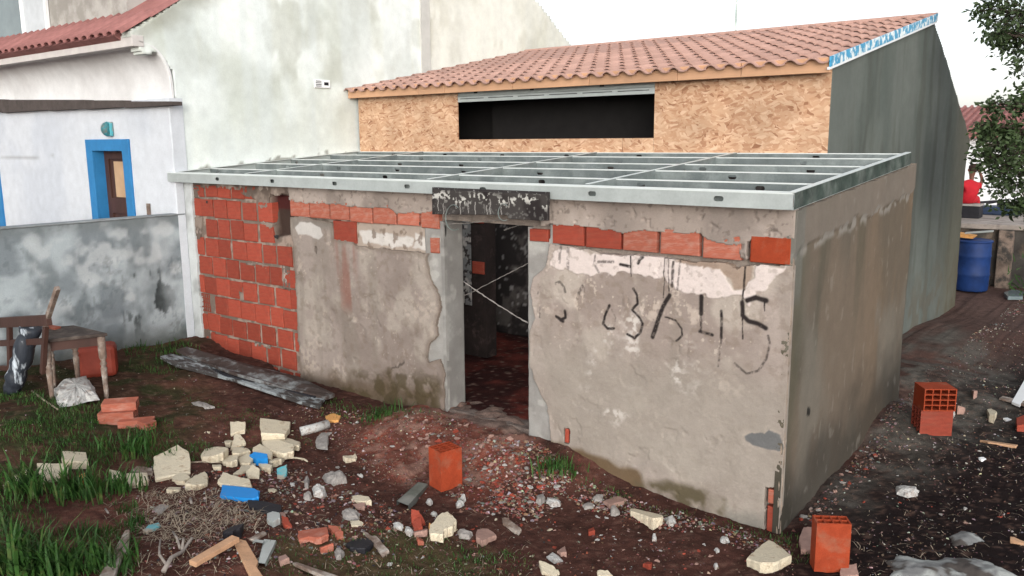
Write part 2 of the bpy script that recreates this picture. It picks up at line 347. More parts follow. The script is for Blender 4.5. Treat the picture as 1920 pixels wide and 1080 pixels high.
def build_ground():
    xs = axis(-8.2, 2.4, .025, -400, 400); ys = axis(-4.4, 4.5, .025, -60, 600)
    X, Y = np.meshgrid(xs, ys, indexing='ij')
    Z = gz(X, Y)+gdetail(X, Y)
    # image-free colour zones given as ground polygons (x,y)
    col = np.empty(X.shape+(3,)); col[:] = lin(80, 52, 45)
    n1 = fbm(X, Y, 1.3, 5, 21); n2 = fbm(X, Y, 5, 4, 22); n3 = fbm(X, Y, 22, 3, 23)
    col = mixc(col, lin(108, 70, 60), sstep(.45, .7, n1)*.7)
    col = mixc(col, lin(62, 42, 36), sstep(.5, .66, n2)*.5)
    gp = lambda pts: [tuple(G(a, b)[:2]) for a, b in pts]
    right = [(-.2, -3), (.15, -.9), (.1, 0), (.1, 4), (2, 12), (9, 12), (9, -5), (0.5, -5)]
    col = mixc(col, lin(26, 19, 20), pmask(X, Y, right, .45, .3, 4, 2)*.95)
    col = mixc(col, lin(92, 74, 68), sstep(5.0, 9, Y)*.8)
    cem = [(0, .3), (.25, .4), (.45, 1.5), (.75, 2.6), (1.0, 4), (.6, 6), (-.3, 7.5), (-.75, 8), (-.75, 2.5), (0, 2.5)]
    col = mixc(col, lin(98, 94, 88), pmask(X, Y, cem, .32, .25, 14, 3)*(.25+.6*sstep(.35, .65, n2)))
    green = [(-7.4, -.2), (-5.9, -.9), (-5.2, -1.3), (-4.6, -2.2), (-4.6, -3.4), (-3.5, -4.6), (-9, -4.6), (-9, -.2)]
    col = mixc(col, lin(52, 58, 34), pmask(X, Y, green, .4, .4, 24, 2)*(.3+.6*sstep(.4, .6, n2)))
    g2 = gp([(480, 1080), (540, 1010), (760, 1000), (900, 1040), (960, 1080)])
    col = mixc(col, lin(72, 74, 46), pmask(X, Y, g2, .15, .2, 34, 3)*.55)
    mm = mound(X, Y)[0]
    col = mixc(col, lin(124, 72, 60), mm*(.3+.6*sstep(.35, .6, n2)))
    col = mixc(col, lin(168, 130, 116), mm*sstep(.60, .7, n3)*.6)
    thr = gp([(835, 775), (872, 748), (990, 765), (992, 820), (900, 800)])
    col = mixc(col, lin(120, 104, 96), pmask(X, Y, thr, .04, .05, 43, 8)*.9)
    col = mixc(col, lin(40, 29, 27), sstep(.6, .75, n3)*.45)
    col = mixc(col, lin(150, 118, 104), sstep(.66, .74, fbm(X, Y, 34, 2, 77))*.2*(1-sstep(4, 6, Y)))
    col = mixc(col, lin(148, 118, 106), mm*sstep(.56, .6, fbm(X, Y, 6, 4, 79))*.55)
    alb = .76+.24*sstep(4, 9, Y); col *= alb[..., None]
    N = X.size; nx, ny = X.shape; idx = np.arange(N).reshape(nx, ny)
    F = np.stack([idx[:-1, :-1], idx[1:, :-1], idx[1:, 1:], idx[:-1, 1:]], -1).reshape(-1, 4)
    me = bpy.data.meshes.new('ground'); me.vertices.add(N)
    me.vertices.foreach_set('co', np.stack([X, Y, Z], -1).astype(np.float32).ravel())
    me.loops.add(F.size); me.loops.foreach_set('vertex_index', F.astype(np.int32).ravel())
    me.polygons.add(len(F)); me.polygons.foreach_set('loop_start', np.arange(0, F.size, 4, dtype=np.int32)); me.update(calc_edges=True)
    at = me.attributes.new('Col', 'FLOAT_COLOR', 'POINT')
    at.data.foreach_set('color', np.concatenate([col.reshape(-1, 3), np.ones((N, 1))], 1).astype(np.float32).ravel())
    me.polygons.foreach_set('use_smooth', [True]*len(F))
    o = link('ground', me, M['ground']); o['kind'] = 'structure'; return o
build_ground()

# ================================================================== THE SHED
XL, XR, D = -7.44, 0.0, 2.82
shed = thing('unfinished_shed', 'unfinished low masonry shed with bare red bricks, stained render and a doorway without a door', 'shed', (-3.6, 0, 0))
# masonry core of the front wall
mb = MB(); mb.box(XL+.01, -5.33, .12, .26, 0, 2.30).box(-5.33, -3.23, .045, .26, 0, 2.30).box(-2.22, -.03, .045, .26, -.1, 2.30).box(-3.23, -2.22, .05, .26, 2.07, 2.30)
part('front_wall', mb, 'mortar', shed)
mb = MB(); mb.prism([(.27, -.2), (3.2, -.2), (3.2, 2.50), (.27, 2.31)], (-.26, -.03), lambda a, b, t: (t, a, b))
mb.box(-.705, -.26, 2.95, 3.19, -.1, 2.50)
part('side_wall', mb, 'mortar', shed)
# brick panel at the left: mortar bed with a dark niche
Z4 = lambda pts: zz(320, 320, 2.7, pts)
Z6 = lambda pts: zz(960, 380, 2.7, pts)
Z5 = lambda pts: zz(960, 780, 3.5556, pts)
niche = W(Z4([(500, 120), (608, 128), (618, 325), (520, 335), (508, 230)]))
def bedcol(a, b):
    c = np.empty(a.shape+(3,)); c[:] = lin(126, 112, 102, .75)
    c = mixc(c, lin(158, 140, 128, .8), sstep(.5, .65, fbm(a, b, 12, 4, 2)))
    c = mixc(c, lin(66, 52, 46, .8), pmask(a, b, niche, .01, .015, 7))
    up = [(p[0], p[1]) for p in niche[:2]]+[(niche[1][0], niche[1][1]-.16), (niche[0][0], niche[0][1]-.16)]
    return mixc(c, lin(80, 40, 38, .7), pmask(a, b, up, .01, .01, 8))
me = sheet('mortar_bed', XL+.16, -5.34, 0, 2.29, .015, FY(.024), None, bedcol, lambda a, b: (fbm(a, b, 20, 3, 1)-.5)*.016-.085*pmask(a, b, niche, .01, .01, 7), .085)
part('mortar_bed', me, 'wall', shed)
def brick_mesh(w_, h_, d_=.10, seed=0):
    r = random.Random(seed); mb = MB(); c = .006
    j = lambda: r.uniform(-.004, .004)
    P = [(-w_/2, 0), (w_/2, 0), (w_/2, h_), (-w_/2, h_)]
    o = [(a+j(), -.0, b+j()) for a, b in P]; i_ = [(a*(1-2*c/w_*1), -c, c+b*(1-2*c/h_)) for a, b in P]; bk = [(a, d_, b) for a, b in P]
    mb.add(i_+o+bk, [(0, 1, 2, 3)]+[(4+k, 4+(k+1) % 4, (k+1) % 4, k) for k in range(4)]+[(8+k, 8+(k+1) % 4, 4+(k+1) % 4, 4+k) for k in range(4)])
    return mb.mesh('brick')
def hollow_mesh(w_, h_, L, nx=3, nz=4, t=.011, through=True, depth=None):
    """hollow clay block: cell grid visible on both ends (local: x width, z height, y length)"""
    mb = MB(); cx = (w_-t*(nx+1))/nx; cz = (h_-t*(nz+1))/nz
    X = [-w_/2+i*(cx+t) for i in range(nx+1)]; Zz = [k*(cz+t) for k in range(nz+1)]
    xs = sorted([v for x in X for v in (x, x+t)]); zs = sorted([v for z in Zz for v in (z, z+t)])
    dp = L/2 if depth is None else depth
    for side, y in ((-1, 0.0), (1, L)):
        for i in range(len(xs)-1):
            for k in range(len(zs)-1):
                x0, x1, z0, z1 = xs[i], xs[i+1], zs[k], zs[k+1]
                cell = (i % 2 == 1) and (k % 2 == 1)
                if not cell:
                    q = [(x0, y, z0), (x1, y, z0), (x1, y, z1), (x0, y, z1)]
                    mb.add(q, [(0, 1, 2, 3) if side < 0 else (3, 2, 1, 0)])
                else:
                    yi = y+dp*(-side)
                    q = [(x0, y, z0), (x1, y, z0), (x1, y, z1), (x0, y, z1)]; q2 = [(a, yi, b) for a, _, b in q]
                    mb.add(q+q2, [(0, 4, 5, 1), (1, 5, 6, 2), (2, 6, 7, 3), (3, 7, 4, 0)] if side < 0 else [(1, 5, 4, 0), (2, 6, 5, 1), (3, 7, 6, 2), (0, 4, 7, 3)])
                    if side < 0: mb.add(q2, [(0, 1, 2, 3)])
    a, b = w_/2, h_
    mb.add([(-a, 0, 0), (a, 0, 0), (a, L, 0), (-a, L, 0)], [(3, 2, 1, 0)]); mb.add([(-a, 0, b), (a, 0, b), (a, L, b), (-a, L, b)], [(0, 1, 2, 3)])
    mb.add([(-a, 0, 0), (-a, L, 0), (-a, L, b), (-a, 0, b)], [(3, 2, 1, 0)]); mb.add([(a, 0, 0), (a, L, 0), (a, L, b), (a, 0, b)], [(0, 1, 2, 3)])
    return mb.mesh('hollow_brick')
rb = random.Random(3)
CH = .2335; z0 = .045
for k in range(10):
    zb = z0+k*CH; x = -7.27-.0+(.0 if k % 2 else -.14)+rb.uniform(-.03, .03)
    hh = CH-.016
    if k == 9: hh = .15; 
    while x < -5.40:
        wd = rb.uniform(.215, .265); gap = rb.choice([.014, .03, .045, .055])
        xa, xb = max(x, -7.27), min(x+wd, -5.37)
        cx_, cz_ = (xa+xb)/2, zb+hh/2
        x += wd+gap
        if xb-xa < .07: continue
        if inpoly(np.array([cx_, xb-.05, xa+.05]), np.array([cz_]*3), niche).any(): continue
        if (k, xa < -7.2) in ((7, True),): continue
        if k == 9 and xa > -6.1: continue
        hj = hh-rb.uniform(0, .02)
        if xa < -7.26 and k in (3, 5):
            o = part('brick', hollow_mesh(.17, hj, .1, 4, 4, .010, depth=.05), 'brick', shed, loc=(-7.185, .016, zb))
            continue
        o = part('brick', brick_mesh(xb-xa, hj, .08, rb.random()), 'brick', shed, loc=(cx_, .016-rb.uniform(0, .007), zb+rb.uniform(-.004, .004)))
        o.rotation_euler = (rb.uniform(-.012, .012), rb.uniform(-.012, .012), rb.uniform(-.012, .012))
# smear of mortar and concrete over the panel's head
SM = [[(90, 55), (605, 82), (605, 125), (500, 120), (490, 180), (460, 200), (430, 150), (370, 120), (345, 100), (210, 88), (92, 85)], [(95, 235), (155, 235), (150, 345), (112, 340)], [(100, 95), (150, 90), (140, 140), (100, 140)], [(450, 260), (520, 265), (510, 290), (460, 285)], [(155, 800), (200, 800), (205, 880), (160, 880)], [(380, 465), (490, 478), (488, 492), (385, 478)], [(420, 870), (500, 885), (500, 905), (425, 893)], [(560, 400), (600, 400), (600, 600), (560, 590)], [(345, 590), (375, 590), (372, 660), (345, 655)]]
def smcol(a, b):
    c = np.empty(a.shape+(3,)); c[:] = lin(140, 126, 116, .85)
    c = mixc(c, lin(104, 92, 84, .85), sstep(.4, .6, fbm(a, b, 6, 4, 12))); return mixc(c, lin(175, 162, 152, .85), sstep(.62, .74, fbm(a, b, 14, 3, 13))*.7)
for Pz in SM:
    Pw = W(Z4(Pz)); x0, x1, y0, y1 = min(p[0] for p in Pw)-.05, max(p[0] for p in Pw)+.05, min(p[1] for p in Pw)-.05, min(2.305, max(p[1] for p in Pw)+.05)
    me = sheet('mortar_smear', max(x0, -7.28), min(x1, -5.36), y0, y1, .010, FY(.008), lambda a, b: inpoly(*warped(a, b, .06, 4, 11), Pw), smcol, lambda a, b: (fbm(a, b, 25, 3, 6)-.5)*.014, .03)
    if len(me.polygons): part('mortar_smear', me, 'wall', shed)
# pale pier at the far left end of the wall
def piercol(a, b):
    c = np.empty(a.shape+(3,)); c[:] = lin(196, 200, 200, .85)
    return mixc(c, lin(150, 152, 150, .85), sstep(.45, .7, fbm(a, b, 5, 4, 32))*.7)
me = sheet('corner_pier', XL+.004, -7.20, .2, 2.31, .02, FY(-.012), lambda a, b: a < -7.27+(fbm(a, b, 8, 3, 3)-.5)*.05, piercol, lambda a, b: (fbm(a, b, 12, 3, 6)-.5)*.01, .12)
part('corner_pier', me, 'wall', shed)

# exposed brick course under the concrete band, both sides of the door
def brick_px(x0, x1, yt, yb, m='brickp', dy=.0, ang=0):
    p0 = on(x0, (yt+yb)/2, 1, 0); p1 = on(x1, (yt+yb)/2, 1, 0); xm = (x0+x1)/2
    zt = on(xm, yt, 1, 0)[2]; zb = on(xm, yb, 1, 0)[2]
    o = part('brick', brick_mesh(p1[0]-p0[0]-.012, zt-zb, .06, x0), m, shed, loc=((p0[0]+p1[0])/2, dy, zb)); o.rotation_euler = (0, ang, rb.uniform(-.01, .01))
for i, (a, b, t, bt) in enumerate([(544, 580, 374, 406), (581, 618, 376, 409), (619, 655, 378, 412), (656, 698, 380, 417), (700, 743, 384, 420), (745, 787, 392, 423), (789, 824, 392, 428)]):
    brick_px(a, b, t, bt, 'brickp')
brick_px(625, 668, 415, 454, 'brick', .002); brick_px(806, 824, 446, 474, 'brickp')
for (a, b, t, bt) in [(992, 1029, 430, 453), (1035, 1096, 416, 459), (1098, 1165, 424, 466), (1167, 1233, 428, 472), (1238, 1313, 432, 478), (1317, 1392, 442, 486)]:
    brick_px(a, b, t, bt, 'brick' if a < 1160 else 'brickp')
brick_px(1407, 1486, 444, 494, 'brickn', -.008); brick_px(1059, 1068, 804, 830, 'brick', -.004)
brick_px(1438, 1459, 918, 945, 'brickp', .0); brick_px(1436, 1458, 950, 1002, 'brick', .0)

for Pz in ([(762, 222), (772, 216), (780, 225), (775, 236), (764, 234)], [(1222, 270), (1235, 256), (1262, 262), (1264, 274), (1240, 276)], [(178, 152), (186, 154), (185, 166), (179, 164)], [(640, 478), (648, 482), (646, 494), (638, 492)], [(520, 325), (545, 328), (540, 345), (528, 340)]):  # broken holes in the bricks, their inner shade painted as thin dark sheets
    Pw = W(Z4(Pz)); xs_ = [p[0] for p in Pw]; ys_ = [p[1] for p in Pw]
    me = sheet('broken_hole_shade', min(xs_)-.03, max(xs_)+.03, min(ys_)-.03, max(ys_)+.03, .006, FY(-.0), lambda a, b: inpoly(*warped(a, b, .02, 14, 22), Pw), lambda a, b: np.full(a.shape+(3,), .03), lambda a, b: .002+0*a, .004)
    if len(me.polygons): part('broken_hole_shade', me, 'wall', shed)
# ---- render of the front wall, left of the door
outL = W(Z4([(612, 232), (700, 238), (760, 250), (822, 262), (825, 348), (932, 362), (945, 385), (1000, 392), (1310, 418), (1300, 440), (1308, 530), (1350, 600), (1368, 680), (1350, 780), (1356, 838), (1310, 878), (1293, 940), (1310, 966), (1365, 962), (1388, 1010), (1390, 1400), (650, 1400), (662, 1080), (655, 900), (645, 700), (635, 500), (628, 380), (612, 300)]))
def basecol(a, b, s=0):
    c = np.empty(a.shape+(3,)); c[:] = lin(186, 172, 163, .82)
    c = mixc(c, lin(162, 147, 138, .80), sstep(.42, .66, fbm(a, b, 1.6, 5, 50+s))*.75)
    c = mixc(c, lin(204, 192, 180, .80), sstep(.52, .68, fbm(a, b, 2.6, 5, 60+s))*.8)
    c = mixc(c, lin(150, 140, 128, .80), sstep(.5, .7, fbm(a, b, 7, 4, 64+s, .8))*.35)
    c = mixc(c, lin(140, 122, 106, .8), sstep(.56, .7, fbm(a, b, 18, 4, 66+s))*.3)
    c = mixc(c, lin(222, 208, 194, .85), sstep(.72, .80, fbm(a, b, 30, 3, 70+s))*.55*sstep(.45, .6, fbm(a, b, 2.2, 3, 71+s)))
    c = mixc(c, lin(222, 206, 192, .85), sstep(.60, .72, fbm(a, b, 4, 5, 73+s))*sstep(.45, .6, fbm(a, b, 28, 3, 74))*.55)
    return c
def colL(a, b):
    c = basecol(a, b)
    pk = W(Z4([(830, 360), (945, 375), (950, 520), (935, 700), (880, 700), (850, 560)]))
    st = sstep(.35, .7, fbm(a, b, 16, 3, 81, .9))
    c = mixc(c, lin(168, 104, 88, .8), pmask(a, b, pk, .09, .05, 82)*st*.55)
    dn = W(Z4([(850, 1040), (1380, 1060), (1400, 1300), (640, 1300), (640, 1010)]))
    c = mixc(c, lin(108, 90, 70, .8), pmask(a, b, dn, .12, .12, 83, 4)*.85)
    mo = W(Z4([(1030, 980), (1180, 990), (1380, 1090), (1400, 1300), (700, 1300), (900, 1080)]))
    c = mixc(c, lin(92, 80, 56, .8), pmask(a, b, mo, .1, .1, 84, 5)*sstep(.4, .6, fbm(a, b, 9, 4, 85))*.8)
    wp = W(Z4([(640, 290), (660, 262), (720, 268), (770, 295), (782, 325), (765, 342), (700, 325), (655, 325)]))
    c = mixc(c, lin(226, 220, 214, .88), pmask(a, b, wp, .008, .03, 86))
    sc = W(Z4([(1120, 1000), (1190, 962), (1195, 972), (1130, 1008)])); c = mixc(c, lin(90, 80, 72, .8), pmask(a, b, sc, .01, .03, 87, 25)*.8)
    gy = W(Z4([(620, 235), (820, 262), (820, 300), (640, 290), (625, 330)])); c = mixc(c, lin(150, 142, 134, .8), pmask(a, b, gy, .03, .04, 88)*.7*(1-pmask(a, b, wp, .008, .03, 86)))
    ed = dseg(a, b, outL); c = mixc(c, lin(140, 124, 110, .8), (1-sstep(0, .05, ed))*.5)
    return c*.64
me = sheet('render_coat', -5.5, -3.2, .0, 2.15, .009, FY(.0), lambda a, b: inpoly(*warped(a, b, .05, 1, 7), outL) & (a < -3.2) & ~inpoly(*warped(a, b, .02, 3), W(Z4([(733, 382), (746, 385), (743, 425), (732, 410)]))),
           colL, lambda a, b: .014+(fbm(a, b, 3, 3, 41)-.5)*.02+(fbm(a, b, 30, 3, 42)-.5)*.005-.006*sstep(.60, .68, fbm(a, b, 3.3, 5, 412))*sstep(.5, .58, fbm(a, b, 9, 4, 413)), .045)
part('render_coat', me, 'wall', shed)
# recessed whitish cement strips in the second course
def recol(a, b):
    c = np.empty(a.shape+(3,)); c[:] = lin(168, 154, 142, .8)
    for P in ([(955, 300), (1060, 325), (1120, 318), (1220, 345), (1218, 395), (1100, 380), (960, 360)], [(1228, 315), (1255, 320), (1300, 370), (1306, 405), (1225, 398)]):
        c = mixc(c, lin(208, 202, 196, .78), pmask(a, b, W(Z4(P)), .012, .04, 90))
    return mixc(c, lin(120, 104, 92, .8), sstep(.6, .7, fbm(a, b, 14, 4, 91))*.8)
me = sheet('cement_patch', -4.62, -3.2, 1.70, 2.02, .010, FY(.022), None, recol, lambda a, b: (fbm(a, b, 12, 3, 43)-.5)*.014, .02)
part('cement_patch', me, 'wall', shed)
# grey cement along the left jamb and the smooth reveal
def jcol(a, b):
    c = np.empty(a.shape+(3,)); c[:] = lin(160, 158, 154, .8)
    c = mixc(c, lin(138, 134, 130, .8), sstep(.35, .7, fbm(a, b, 4, 4, 92))*.7)
    return mixc(c, lin(184, 182, 176, .85), sstep(.58, .76, fbm(a, b, 9, 3, 93))*.5)
me = sheet('jamb_cement', -3.44, -3.2, .0, 2.06, .012, FY(.012), None, jcol, lambda a, b: (fbm(a, b, 15, 3, 44)-.5)*.012, .03)
part('jamb_cement', me, 'wall', shed)
me = sheet('jamb_cement', -.0, .262, .0, 2.06, .01, FX(-3.212), None, lambda a, b: jcol(a, b)*.82, lambda a, b: .012+(fbm(a, b, 6, 3, 45)-.5)*.006, .02)
part('jamb_cement', me, 'wall', shed)
me = sheet('jamb_cement', -2.25, -1.93, -.05, 2.10, .010, FY(.014), lambda a, b: (b < 1.985+(fbm(a, b, 12, 3, 7)-.5)*.03) | (a > -2.02), lambda a, b: jcol(a, b)*1.06, lambda a, b: (fbm(a, b, 15, 3, 46)-.5)*.014, .05)
part('jamb_cement', me, 'wall', shed)
mb = MB(); mb.box(-2.252, -2.21, .02, .258, -.05, 2.065); part('jamb_cement', mb, 'conc', shed)

# ---- render of the front wall, right of the door
outR = W([(1030, 458), (1060, 462), (1100, 468), (1165, 476), (1233, 484), (1300, 490), (1372, 498), (1384, 502), (1392, 498), (1488, 500), (1510, 520), (1500, 1080), (980, 1080), (1035, 850), (1034, 830), (1031, 800), (1029, 765), (1020, 745), (1003, 712), (995, 676), (995, 620), (1006, 598), (995, 547), (1001, 521), (1026, 500)])
holeR = [W([(1436, 912), (1460, 912), (1462, 1010), (1434, 1010)]), W([(1057, 802), (1069, 803), (1069, 832), (1058, 830)]), W([(1374, 490), (1390, 492), (1386, 504), (1376, 502)])]
white6 = W(Z6([(195, 330), (210, 240), (300, 222), (380, 258), (430, 262), (640, 265), (780, 270), (845, 300), (900, 315), (1000, 330), (1080, 355), (1110, 400), (1130, 440), (1190, 440), (1225, 380), (1225, 315), (1310, 312), (1385, 325), (1340, 400), (1300, 430), (1250, 460), (1200, 530), (1150, 470), (1060, 475), (950, 455), (870, 440), (760, 385), (600, 350), (420, 370), (280, 350)]))
strokes = [
 ([(225, 408), (245, 400), (268, 425), (275, 450)], 14, .55), ([(228, 575), (250, 592), (272, 580), (270, 548)], 15, 1.0), ([(250, 592), (262, 598)], 18, .9), ([(135, 462), (150, 428)], 10, .35), ([(146, 530), (143, 580)], 9, .45),
 ([(335, 482), (345, 450), (362, 420)], 15, .5), ([(372, 430), (368, 480)], 8, .25),
 ([(497, 520), (472, 575), (465, 612), (488, 636), (520, 634)], 13, .95), ([(508, 540), (528, 580), (520, 628)], 6, .3),
 ([(617, 435), (638, 468), (638, 512), (610, 542), (645, 575), (664, 610), (655, 655), (625, 684), (588, 665)], 12, 1.0),
 ([(800, 470), (768, 525), (740, 600), (716, 678)], 20, 1.05), ([(780, 578), (830, 595), (862, 635), (867, 672), (835, 698)], 9, .85),
 ([(962, 475), (960, 560)], 20, 1.2), ([(960, 560), (958, 652)], 11, .8), ([(952, 650), (1016, 668)], 14, .9), ([(1065, 548), (1062, 682)], 13, .9), ([(1062, 682), (1048, 828)], 8, .55),
 ([(1197, 492), (1240, 480), (1290, 494)], 22, 1.2), ([(1283, 500), (1283, 546)], 5, .9), ([(1170, 505), (1172, 570), (1200, 597), (1250, 612), (1287, 634)], 20, 1.1),
 ([(1188, 300), (1179, 420), (1172, 500)], 8, 1.0), ([(1170, 570), (1170, 688)], 6, .9), ([(1300, 672), (1309, 720), (1292, 790), (1250, 850), (1190, 864), (1130, 812)], 10, .62),
 ([(430, 265), (425, 310), (445, 350)], 11, .5), ([(445, 298), (520, 298)], 13, .6), ([(555, 312), (602, 322)], 14, .9), ([(608, 268), (607, 372)], 6, 1.0), ([(645, 305), (655, 284), (668, 276)], 15, .9),
 ([(776, 265), (770, 480)], 5, .9), ([(797, 268), (796, 470)], 5, .8), ([(822, 300), (812, 425)], 12, .75), ([(858, 272), (840, 440)], 9, .55), ([(250, 225), (246, 300)], 15, .5), ([(290, 230), (290, 332)], 17, .45)]
def colR(a, b):
    c = basecol(a, b, 7)
    low = W([(1000, 640), (1200, 660), (1480, 740), (1500, 1010), (1030, 830)])
    c = mixc(c, lin(176, 167, 156, .8), pmask(a, b, low, .25, .15, 101, 3)*.75)
    c = mixc(c, lin(228, 220, 212, .86), sstep(.54, .78, fbm(a, b, 5, 5, 106))*sstep(.42, .66, fbm(a, b, 30, 4, 107))*pmask(a, b, W(Z6([(330, 560), (900, 560), (900, 1080), (380, 1080)])), .15, .1, 1)*.9)
    moss = [W(Z5([(100, 130), (350, 178), (560, 268), (840, 372), (880, 470), (860, 520), (690, 520), (400, 400), (150, 320)])), W(Z5([(830, 440), (1060, 432), (1240, 490), (1425, 560), (1415, 690), (1200, 740), (860, 600)]))]
    c = mixc(c, lin(112, 90, 62, .8), pmask(a, b, moss[0], .03, .04, 102, 6)*.9)
    c = mixc(c, lin(108, 98, 78, .8), pmask(a, b, moss[1], .035, .05, 103, 6)*(.35+.65*sstep(.35, .6, fbm(a, b, 8, 4, 104))))
    c = mixc(c, lin(142, 140, 132, .8), pmask(a, b, W(Z5([(1425, 590), (1560, 620), (1690, 700), (1690, 800), (1430, 760)])), .05, .05, 108)*.6)
    for q, (x_, z_) in enumerate([(5, 100)]): pass
    br = W(Z6([(840, 270), (1225, 310), (1225, 380), (1190, 440), (1130, 440), (1100, 380), (1000, 330), (860, 310)])); c = mixc(c, lin(176, 152, 134, .8), pmask(a, b, br, .01, .02, 109)*.8)
    wm = pmask(a, b, white6, .008, .045, 110, 12)*(1-.45*sstep(.62, .70, fbm(a, b, 26, 4, 111)))
    c = mixc(c, lin(230, 216, 210, .9), wm)
    gp_ = W(Z5([(1548, 128), (1600, 108), (1690, 122), (1715, 88), (1790, 118), (1808, 205), (1780, 226), (1700, 214), (1600, 182), (1550, 150)]))
    c = mixc(c, lin(225, 210, 195, .85), pmask(a, b, gp_, .05, .03, 112)*.5*sstep(.4, .5, fbm(a, b, 30, 3, 113)))
    c = mixc(c, lin(122, 122, 122, .8), pmask(a, b, gp_, .006, .02, 114, 14))
    # hand-painted digits
    wa, wb = warped(a, b, .008, 120, 20); dry = fbm(a, b, 55, 3, 121)
    for pts, wd, st in strokes:
        P = W(Z6(pts)); k = wd/2.7/195
        d = dseg(wa, wb, P, False)
        c = mixc(c, lin(54, 47, 46, .8), np.clip((1-sstep(k*.26, k*.64, d))*np.clip(st+.12-1.5*np.maximum(dry-.48, 0)*(2.0-st), 0, 1), 0, 1))
    return c*.80
def maskR(a, b):
    x, y = warped(a, b, .045, 11, 8); m = inpoly(x, y, outR) & (a < .004)
    for h in holeR: m &= ~inpoly(*warped(a, b, .02, 13, 14), h)
    return m
me = sheet('render_coat', -2.25, .0, -.12, 2.06, .0062, FY(.0), maskR, colR, lambda a, b: .014+(fbm(a, b, 2.6, 3, 47)-.5)*.022+(fbm(a, b, 30, 3, 48)-.5)*.005+.006*pmask(a, b, white6, .004, .045, 110, 12)-.006*sstep(.62, .70, fbm(a, b, 3.3, 5, 402))*sstep(.5, .6, fbm(a, b, 9, 4, 403)), .045)
part('render_coat', me, 'wall', shed)
# ---- concrete band along the top
def bandcol(a, b):
    c = np.empty(a.shape+(3,)); c[:] = lin(182, 168, 158, .8)
    c = mixc(c, lin(158, 146, 138, .8), sstep(.4, .62, fbm(a, b, 2.2, 4, 130))*.8)
    c = mixc(c, lin(204, 190, 180, .8), sstep(.52, .68, fbm(a, b, 3, 4, 131))*.7)
    return .78*mixc(c, lin(122, 110, 102, .8), sstep(.68, .76, fbm(a, b, 24, 4, 132))*.6)
bdisp = lambda a, b: .012+(fbm(a, b, 4, 3, 49)-.5)*.012-.014*sstep(.67, .75, fbm(a, b, 22, 4, 132))
bL = W(Z4([(598, 60), (1330, 90), (1330, 205), (1270, 212), (1150, 217), (1110, 190), (1020, 186), (905, 182), (880, 172), (820, 166), (700, 165), (604, 152)]))
me = sheet('concrete_band', -5.46, -3.2, 2.02, 2.312, .010, FY(.0), lambda a, b: inpoly(*warped(a, b, .022, 15, 14), bL) & (b < 2.31), bandcol, bdisp, .045); part('concrete_band', me, 'wall', shed)
bR = W([(1020, 365), (1500, 380), (1500, 447), (1415, 446), (1402, 454), (1400, 490), (1390, 492), (1388, 462), (1366, 458), (1330, 450), (1312, 438), (1240, 434), (1188, 432), (1178, 440), (1165, 434), (1097, 424), (1035, 420), (1015, 424)])
holes2 = [W(Z6([(560, 150), (620, 140), (622, 165), (600, 182), (560, 184)])), W(Z6([(1100, 212), (1165, 214), (1165, 232), (1120, 222)]))]
def mb2(a, b):
    x, y = warped(a, b, .03, 16, 14); m = inpoly(x, y, bR) & (b < 2.31)
    for h in holes2: m &= ~inpoly(x, y, h)
    return m
me = sheet('concrete_band', -2.13, .0, 1.95, 2.312, .0085, FY(.0), mb2, bandcol, bdisp, .045); part('concrete_band', me, 'wall', shed)
# ---- right-hand side wall of the shed
def colS(a, b):
    c = np.empty(a.shape+(3,)); c[:] = lin(130, 116, 102, .62)
    c = mixc(c, lin(138, 117, 96, .62), sstep(1.0, 2.8, a)*.7)
    c = mixc(c, lin(106, 100, 90, .62), sstep(.4, .7, fbm(a, b, 2.5, 4, 140, .8))*.6)
    c = mixc(c, lin(134, 128, 118, .65), sstep(.5, .7, fbm(a, b, 2, 4, 141, 1.2))*.6)
    c = mixc(c, lin(92, 92, 76, .6), (1-sstep(.1, .35, a+(fbm(a, b, 3, 3, 142)-.5)*.3))*.6)
    c = mixc(c, lin(80, 84, 70, .6), sstep(.5, .72, fbm(a, b, 5, 4, 143, .5))*.4*sstep(.8, 2.0, b))
    top = 2.31+.069*a; bd = b-(top-.27-(fbm(a, b, 6, 4, 144)-.5)*.14)
    c = mixc(c, lin(138, 128, 118, .65), sstep(-.01, .015, bd)*.85)
    c = mixc(c, lin(156, 150, 142, .68), sstep(-.09, -.03, bd)*(1-sstep(.0, .03, bd))*sstep(.42, .55, fbm(a, b, 9, 3, 145))*.9)
    c = mixc(c, lin(128, 128, 122, .66), (1-sstep(.16, .2, a))*sstep(1.6, 1.75, b)*.6)
    c = mixc(c, lin(70, 66, 60, .6), (1-sstep(.1, .75, b+(fbm(a, b, 3, 4, 146)-.5)*.6-.1*a))*.75)
    c = mixc(c, lin(170, 164, 154, .7), sstep(.72, .8, fbm(a, b, 14, 4, 147, 7))*.22)
    c = mixc(c, lin(52, 50, 46, .6), pmask(a, b, X_([(1513, 764), (1519, 764), (1519, 780), (1512, 780)]), .006, .01, 148))
    return c
me = sheet('side_render', -.012, 3.25, -.15, 2.56, .015, FX(-.012), lambda a, b: (b < 2.305+.069*a+.004*np.sin(a*9)+(fbm(a, b, 9, 2, 17)-.5)*.012), colS,
           lambda a, b: .010+(fbm(a, b, 2.4, 3, 51)-.5)*.018+(fbm(a, b, 22, 3, 52)-.5)*.004+.012*sstep(-.02, .02, b-(2.31+.069*a-.27-(fbm(a, b, 6, 4, 144)-.5)*.14)), .04)
part('side_render', me, 'wall', shed)
